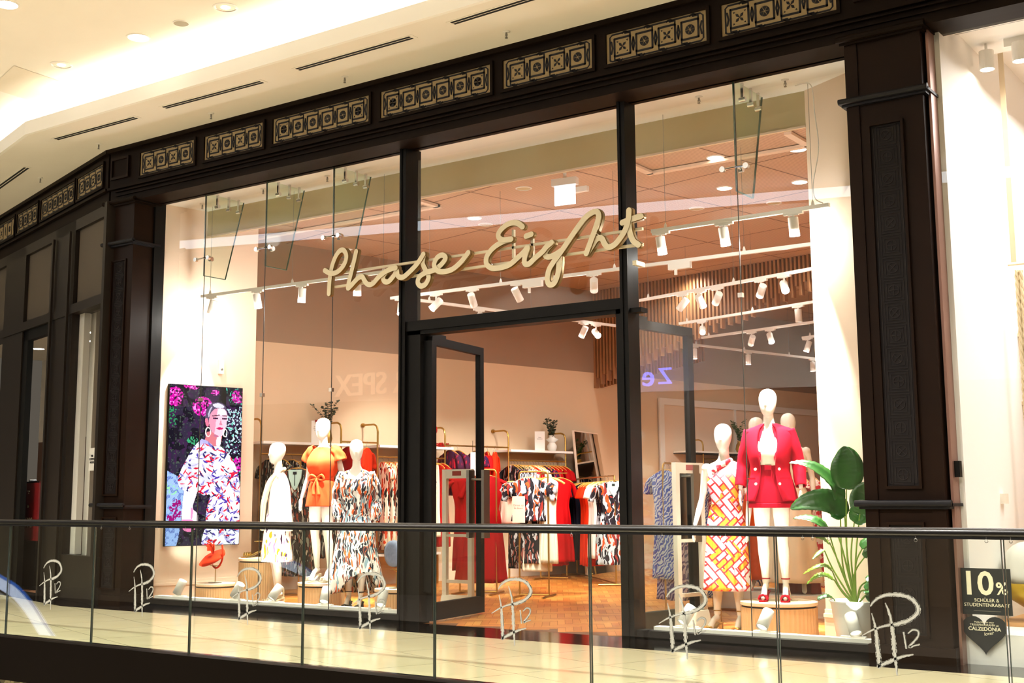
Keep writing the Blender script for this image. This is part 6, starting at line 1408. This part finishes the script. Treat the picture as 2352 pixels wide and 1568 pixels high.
# ---------------------------------------------------------------- level below: hoarding with a monochrome street scene, escalator edge
def city():
    m, nt, out = newmat('monochrome_mural'); b = N(nt, 'ShaderNodeBsdfPrincipled'); b.inputs['Roughness'].default_value = .6; nt.links.new(b.outputs[0], out.inputs[0]); tc = N(nt, 'ShaderNodeTexCoord')
    v = N(nt, 'ShaderNodeTexVoronoi', distance='CHEBYCHEV'); v.inputs['Scale'].default_value = 3; nt.links.new(tc.outputs['Object'], v.inputs[0]); n_ = N(nt, 'ShaderNodeTexNoise'); n_.inputs['Scale'].default_value = 9; n_.inputs['Detail'].default_value = 6; nt.links.new(tc.outputs['Object'], n_.inputs[0])
    sp = N(nt, 'ShaderNodeSeparateColor'); nt.links.new(v.outputs['Color'], sp.inputs[0]); mu = N(nt, 'ShaderNodeMath', operation='MULTIPLY'); nt.links.new(sp.outputs[0], mu.inputs[0]); nt.links.new(n_.outputs[0], mu.inputs[1])
    nt.links.new(ramp(nt, mu.outputs[0], [(0, (14, 13, 12)), (.26, (44, 42, 36)), (.38, (96, 92, 78)), (.5, (150, 144, 120))]), b.inputs['Base Color']); return m
t = thing('hoarding', 'black and white city street mural on the level below the gallery', 'hoarding', (-26, -1.6, -4.9)); MB().box((0, 0, 0), (26, .1, 4.5)).build('mural', city(), t)
a = at(300, 1556, Y=-1.66); text('lettering', "ROADSHOW", .16, 'tan', (a.x-(-26)+.3, -.01, a.z+4.9), UX, UZ, t)
p0, p1 = at(132, 1524, Y=-2.6), at(190, 1590, Y=-2.6); d = (p1-p0).normalized()
t = thing('escalator', 'gold edged escalator side running down below the gallery', 'escalator', p0)
m = MB().obox((0, 0, 0), d*4.5, (0, .5, 0), Vector((d.z, 0, -d.x))*-.17); m.build('skirt', 'brass', t); MB().tube([Vector((-.22, 0, 0)), Vector((-.22, 0, 0))+d*4.5], .012, 8).build('edge_trim', 'steel', t)
for X in (-12, -9, -6): spot((X, -3.2, -.6), (X, -1.9, -2.5), 12, 120, 1, WARM, .1)

# ---------------------------------------------------------------- bright neighbour shop on the right
NW = mat('bright_white_wall', (246, 242, 238), .7)
MT['nw'] = NW
struct(MB().box((-2.775, -.12, 0), (-2.72, 7, 5.6)).build('wall_neighbour_left', 'nw')); struct(MB().box((-2.8, 7, 0), (5, 7.1, 5.6)).build('wall_neighbour_back', 'nw')); struct(MB().box((4.9, 0, 0), (5, 7, 5.6)).build('wall_neighbour_right', 'nw'))
b = MB(); b.box((-2.78, .35, 4.97), (5, 1.1, 5.05)); b.box((-2.78, 1.1, 5.15), (5, 7, 5.25)); b.box((-2.3, 1.1, 4.9), (5, 1.14, 5.2)); struct(b.build('ceiling_neighbour', 'nw'))
b = MB(); b.box((-2.78, -.02, 4.86), (5, .12, 4.93)); struct(b.build('trim_neighbour_head', 'white')); b = MB(); b.box((-2.76, .14, 4.93), (5, .33, 4.99)); struct(b.build('trim_neighbour_channel', 'steel'))
g = struct(MB().add([(-2.76, -.2, .0), (-.3, -.2, 0), (-.3, -.2, 4.86), (-2.76, -.2, 4.86)], [(0, 1, 2, 3)]).build('window_8', 'glass')); 
g = struct(MB().add([(-.29, -.2, .0), (3, -.2, 0), (3, -.2, 4.86), (-.29, -.2, 4.86)], [(0, 1, 2, 3)]).build('window_9', 'glass'))
b = MB(); b.box((-2.76, -.17, 0), (5, .5, .22)); struct(b.build('trim_neighbour_plinth', 'nw')); b = MB(); b.box((-2.76, .5, .0), (5, 6.9, .25)); struct(b.build('floor_neighbour', mat('honey_wood_floor', (214, 160, 104), .5)))
b = MB(); b.box((-2.78, -.28, 0), (-2.76, -.12, 4.85)); struct(b.build('trim_neighbour_jamb', mat('pinkish_metal', (150, 112, 100), .35, metal=.5)))
t = thing('lighting_track', 'white lighting track with stepped sections under the neighbour shop ceiling', 'light track', (-2.45, .8, 4.9)); b = MB(); b.box((0, -.03, 0), (6, .03, .07)); b.box((.35, -.035, -.06), (.75, .035, .0)); b.box((1.1, -.035, -.06), (1.6, .035, 0)); b.build('rail', 'white', t)
for i, (px, py) in enumerate(((2265, 118), (2340, 98))):
    q = at(px, py, Y=.8); t = thing('can_light', 'large white can light in the bright neighbour shop, ' + ['left one', 'right one at the frame edge'][i], 'spotlight', (q.x, .8, q.z-.09))
    MB().lathe([(.055, -.07), (.06, -.07), (.06, .09), (.0005, .092)], (0, 0, 0), 28, cap=False).build('can', 'white', t); MB().lathe([(.0005, -.066), (.055, -.066)], (0, 0, 0), 24, cap=False).build('lens', 'lamp', t); MB().tube([(0, 0, .09), (0, 0, .16)], .012, 8).build('stem', 'white', t)
a = at(2298, 130, Y=1.3); b_ = at(2275, 608, Y=1.3); c = at(2340, 600, Y=1.3)
t = thing('hanging_bar', 'pale bar hung on a flat strap in the neighbour shop', 'hanging rail', (a.x, 1.3, b_.z)); MB().box((-.022, -.004, 0), (.022, .004, a.z-b_.z+.1)).build('strap', 'oaktop', t); MB().tube([(-.05, 0, -.02), (1.6, 0, -.02)], .009, 8).build('bar', 'oaktop', t)
for i, px in enumerate((2335, 2345)):
    p = at(px, 620, Y=1.34); m = MB(); z1_ = p.z; 
    for s_ in range(3):
        m.tube([(.012*math.cos(z*26+s_*2.1), .012*math.sin(z*26+s_*2.1), -z) for z in [k*.06 for k in range(int(z1_/.06)-8)]], .011, 6)
    tag(m.build('rope', mat('pale_rope', (226, 208, 170), .8), loc=(p.x, 1.34, z1_), smooth=True), 'thick twisted pale rope hanging from the bar, %s one' % ['left', 'right'][i], 'rope', 'ropes in the neighbour shop')
t = thing('shelf_unit', 'white perforated shelf unit at the right edge in the neighbour shop', 'shelf unit', (at(2322, 900, Y=2.2).x, 2.2, .25)); 
MB().box((0, 0, 0), (2.5, .04, 2.6)).build('back_panel', mat('perforated_white_panel', (226, 214, 206), .6, noise=.1, nscale=60), t)
for z in (.6, 1.05, 1.75, 2.35): MB().box((0, -.45, z), (2.5, 0, z+.03)).build('shelf', 'oaktop', t)
q = at(2352, 1485, Y=.45); t = thing('tub_chair', 'round gold based display stool with white cushion at the right edge', 'stool', (q.x, .75, .25))
MB().lathe([(.0005, .1), (.05, .1), (.16, .17), (.2, .28), (.19, .29), (.0005, .26)], (0, 0, 0), 30, cap=False).build('bowl', mat('gold_shell', (196, 160, 40), .3, metal=.7), t, smooth=True); MB().ball((0, 0, .42), .19, 10).build('cushion', 'pot', t, smooth=True); MB().tube([(0, 0, 0), (0, 0, .14)], .03, 12).build('stem', 'brass', t)
# stickers on the neighbour's glass
_p = at(2212, 1409, Y=-.212); SX0, SZ0 = _p.x-.012, _p.z
t = thing('sticker', 'square black sticker on the glass offering 10 percent for pupils and students', 'sticker', (SX0, -.212, SZ0)); MB().box((0, -.002, 0), (.36, 0, .33)).build('card', 'blackcard', t)
text('numerals', '10', .235, 'creamink', (.125, -.004, .215), UX, UZ, t, bold=True); text('percent_mark', '%', .12, 'creamink', (.295, -.004, .185), UX, UZ, t, bold=True)
text('lettering', 'SCHÜLER &\nSTUDENTENRABATT', .034, 'creamink', (.185, -.004, .085), UX, UZ, t); MB().box((.09, -.003, .025), (.28, -.002, .028)).build('small_print', 'inkgrey', t)
t = thing('sticker', 'black heart shaped sticker on the glass below the square one', 'sticker', (at(2262, 1450, Y=-.212).x, -.212, at(2262, 1452, Y=-.212).z)); hp_ = [(.16*.98*math.sin(a)**3, .0095*(13*math.cos(a)-5*math.cos(2*a)-2*math.cos(3*a)-math.cos(4*a))) for a in [i*math.pi/24 for i in range(48)]]
MB().prism(hp_, (0, 0, 0), UX, UZ, .002).build('card', 'blackcard', t)
text('lettering', 'Melde Dich für unser', .016, 'creamink', (0, -.004, .072), UX, UZ, t); text('lettering', 'TREUEPROGRAMM an', .021, 'creamink', (0, -.004, .052), UX, UZ, t); text('brand_lettering', 'CALZEDONIA', .036, 'creamink', (0, -.004, .024), UX, UZ, t, bold=True); text('lettering', 'lover', .034, 'creamink', (.03, -.004, -.006), (.95, 0, .2), UZ, t)
t = thing('door_sensor', 'small black box fixed to the right edge of the right pillar', 'sensor', (-2.75, -.2, at(2183, 1077, Y=-.2).z)); MB().box((-.02, -.03, -.06), (.03, .03, .06)).build('housing', 'black', t)
t = thing('wall_switch', 'small white switch on the wall of the neighbour shop', 'switch', (-2.70, .9, at(2278, 1145, Y=.9).z)); MB().box((-.02, -.05, -.04), (.02, .05, .04)).build('plate', 'whitegloss', t)

# ---------------------------------------------------------------- dark neighbour shopfront on the left
def lbox(m, s0, s1, d0, d1, z0, z1): p = left(s0, d0, z0); m.obox(p, DL*(s1-s0), -nDL*(d0-d1), (0, 0, z1-z0)); return m
S = {k: sl(k, 900) for k in (-60, 0, 8, 45, 55, 106, 112, 120, 150, 158, 166, 185, 232, 238)}
DK = mat('dull_dark_panel', (84, 74, 60), .6); MT['dk'] = DK; MT['frame_l'] = mat('taupe_brown_frame', (32, 25, 20), .4, spec=.3)
m = MB(); lbox(m, S[238], S[232], .05, -.1, 0, 4.84); lbox(m, S[158], S[112], .0, -.1, 0, 4.84); lbox(m, S[45]-.0, S[0], .0, -.1, 0, 4.84); lbox(m, S[-60], S[-60]+.4, 0, -.1, 0, 4.84); lbox(m, -.05, 12, .02, -.2, 3.60, 3.72); lbox(m, S[232]-.1, S[158]+.1, .0, -.1, 0, .55); lbox(m, -.05, 12, .0, -.2, 4.7, 4.84)
m.obox(left(S[112], .02, 0), DL*-.06, nDL*.03, (0, 0, 4.7)); m.obox(left(S[150], .02, 0), DL*-.05, nDL*.03, (0, 0, 4.7))
struct(m.build('wall_left_shopfront', 'frame_l'))
m = MB(); lbox(m, S[232]+.03, S[158]-.02, -.05, -.1, 3.72, 4.7); lbox(m, S[112], S[45], -.05, -.1, 3.72, 4.7); lbox(m, S[0], 12, -.05, -.1, 3.72, 4.7); struct(m.build('wall_left_transom_panels', 'dk'))
g = MB(); g.add([left(S[232], -.06, .55), left(S[158], -.06, .55), left(S[158], -.06, 3.6), left(S[232], -.06, 3.6)], [(0, 1, 2, 3)]); struct(g.build('window_10', 'glass'))
m = MB(); lbox(m, S[166]+.2, S[185]+.26, -.1, -.18, .55, 3.62); struct(m.build('trim_left_window_post', 'white'))
m = MB(); lbox(m, S[112]+.0, S[112]+.08, -.02, -.1, 0, 3.6); lbox(m, S[55], S[45], -.02, -.1, 0, 3.6); lbox(m, S[112], S[45], -.02, -.1, 3.45, 3.6); struct(m.build('trim_left_door_frame', 'black'))
m = MB(); lbox(m, 1.7, 13, -3.4, -3.5, 0, 2.5); struct(m.build('wall_left_shop_back', mat('warm_brown_shop_wall', (96, 62, 36), .6))); m = MB(); lbox(m, 1.7, 13, -3.4, -3.5, 2.5, 4.3); m.obox(left(.9, -.25, 0), (-.1, 0, 0), Vector((-.85, 3.1, 0)), (0, 0, 4.3)); struct(m.build('wall_left_shop_back_upper', 'plaster'))
m = MB(); lbox(m, 1.0, 13, -.2, -3.5, 4.3, 4.4); struct(m.build('ceiling_left_shop', 'plaster')); m = MB(); lbox(m, 1.0, 13, -.1, -3.5, -.05, .002); struct(m.build('floor_left_shop', 'grout'))
for i, (px, py) in enumerate(((200, 762), (88, 800), (203, 782))):
    q = at(px, py, Z=4.3); ring('downlight', q, .12, 'glowing round ceiling light inside the dark left shop, ' + ['in the narrow window', 'seen through its door', 'second in the narrow window'][i], 'downlight', True)
q = at(74, 1150, L=pl(BL-nDL*.9, DL)); q.z = 0; t = thing('shop_bust', 'white shirt on a headless bust with striped collar inside the left shop', 'display bust', q, R(-30))
m = MB(); loft(m, [(0, 0, 1.0, .15, .1), (0, 0, 1.2, .17, .11), (0, 0, 1.38, .2, .1), (0, 0, 1.46, .12, .08), (0, 0, 1.5, .06, .055), (0, 0, 1.55, .05, .05)], 24); m.build('shirt', 'whitecloth', t, smooth=True); b = MB(); b.tube([(.055*math.cos(a), .055*math.sin(a), 1.53) for a in [i*math.pi/8 for i in range(17)]], .012, 6); b.build('collar', 'ink', t); b = MB(); b.tube([(0, 0, 0), (0, 0, 1.02)], .02, 8); b.build('pole', 'steel', t)
for sg in (-1, 1): sleeve('sleeve', [(sg*.17, 0, 1.4), (sg*.24, 0, 1.2), (sg*.22, -.03, 1.0)], [.06, .055, .05], 'whitecloth', t, .04)
pa, pb = at(96, 1100, L=pl(BL-nDL*.25, DL)), at(50, 1100, L=pl(BL-nDL*.25, DL)); pa.z = pb.z = 0; zt = at(75, 1103, L=LLn).z; zb_ = at(75, 1245, L=LLn).z
d = (pa-pb); t = thing('sale_sign', 'tall dark red sale board reading minus 40 percent at the left shop door', 'sign', (pb.x, pb.y, 0), math.atan2(d.y, d.x)); w_ = d.length*.95
MB().box((0, -.02, max(.1, zb_)), (w_, .02, zt)).build('board', mat('dark_red_board', (112, 14, 18), .5), t); MB().box((0, -.03, 0), (w_, .06, max(.1, zb_))).build('base', 'black', t); MB().box((0, -.024, zt-.02), (w_, .024, zt)).build('top_edge', 'black', t)
text('lettering', 'Sale', .05, 'creamink', (w_/2, -.024, zt-.35), UX, UZ, t); text('numerals', '-40%', .20, 'creamink', (w_/2, -.024, zt-.58), UX, UZ, t); text('lettering', 'Wir sind\nSale', .03, 'creamink', (w_/2, -.024, zt-.15), UX, UZ, t)
q = left(S[185]-.05, -.14, at(190, 1050, L=LLn).z); t = thing('notice_card', 'small white framed notice inside the narrow left shop window', 'sign', q, math.atan2(-DL.y, -DL.x)); MB().box((-.02, -.008, -.16), (.2, .008, .12)).build('card', 'paper', t); text('lettering', 'WIR\nKOMMEN\nWIEDER', .04, 'ink', (.09, -.01, -.02), UX, UZ, t)

for (a, b_) in (('Z', 1528), ('e', 1489)):
    q = at(b_, 865, Y=12.55); text('letter', a, .47 if a == 'Z' else .62, 'bluelit', (q.x, -12.55, q.z), (-1, 0, 0), UZ, zsign, ext=.03)
q = at(925, 878, Y=10.5); ms = thing('shop_sign', 'dim raised lettering across the atrium, mirrored in the left hand window', 'sign', (0, 0, 0)); text('lettering', 'MISTER SPEX', .68, 'dimlit', (q.x, -10.5, q.z), (-1, 0, 0), UZ, ms, ext=.03)

P_ = [at(*p, Y=1.5) for p in [(-40, 1318), (0, 1338), (38, 1362), (70, 1398), (100, 1445), (130, 1490), (160, 1550)]]
t = thing('escalator_arc', 'curved blue and white lit escalator side in the atrium, mirrored in the balustrade glass', 'escalator', (0, 0, 0))
for k, (dz, c, w_) in enumerate(((0, (214, 226, 255), .085), (.10, (70, 120, 220), .022), (-.16, (200, 200, 200), .02))):
    MB().tube(spline([Vector((p.x, -6.168-p.y, p.z+dz)) for p in P_], 6), w_, 8).build('light_band', emis('escalator_light_%s' % 'abc'[k], c, (3.2, 2.2, 1.0)[k]), t)
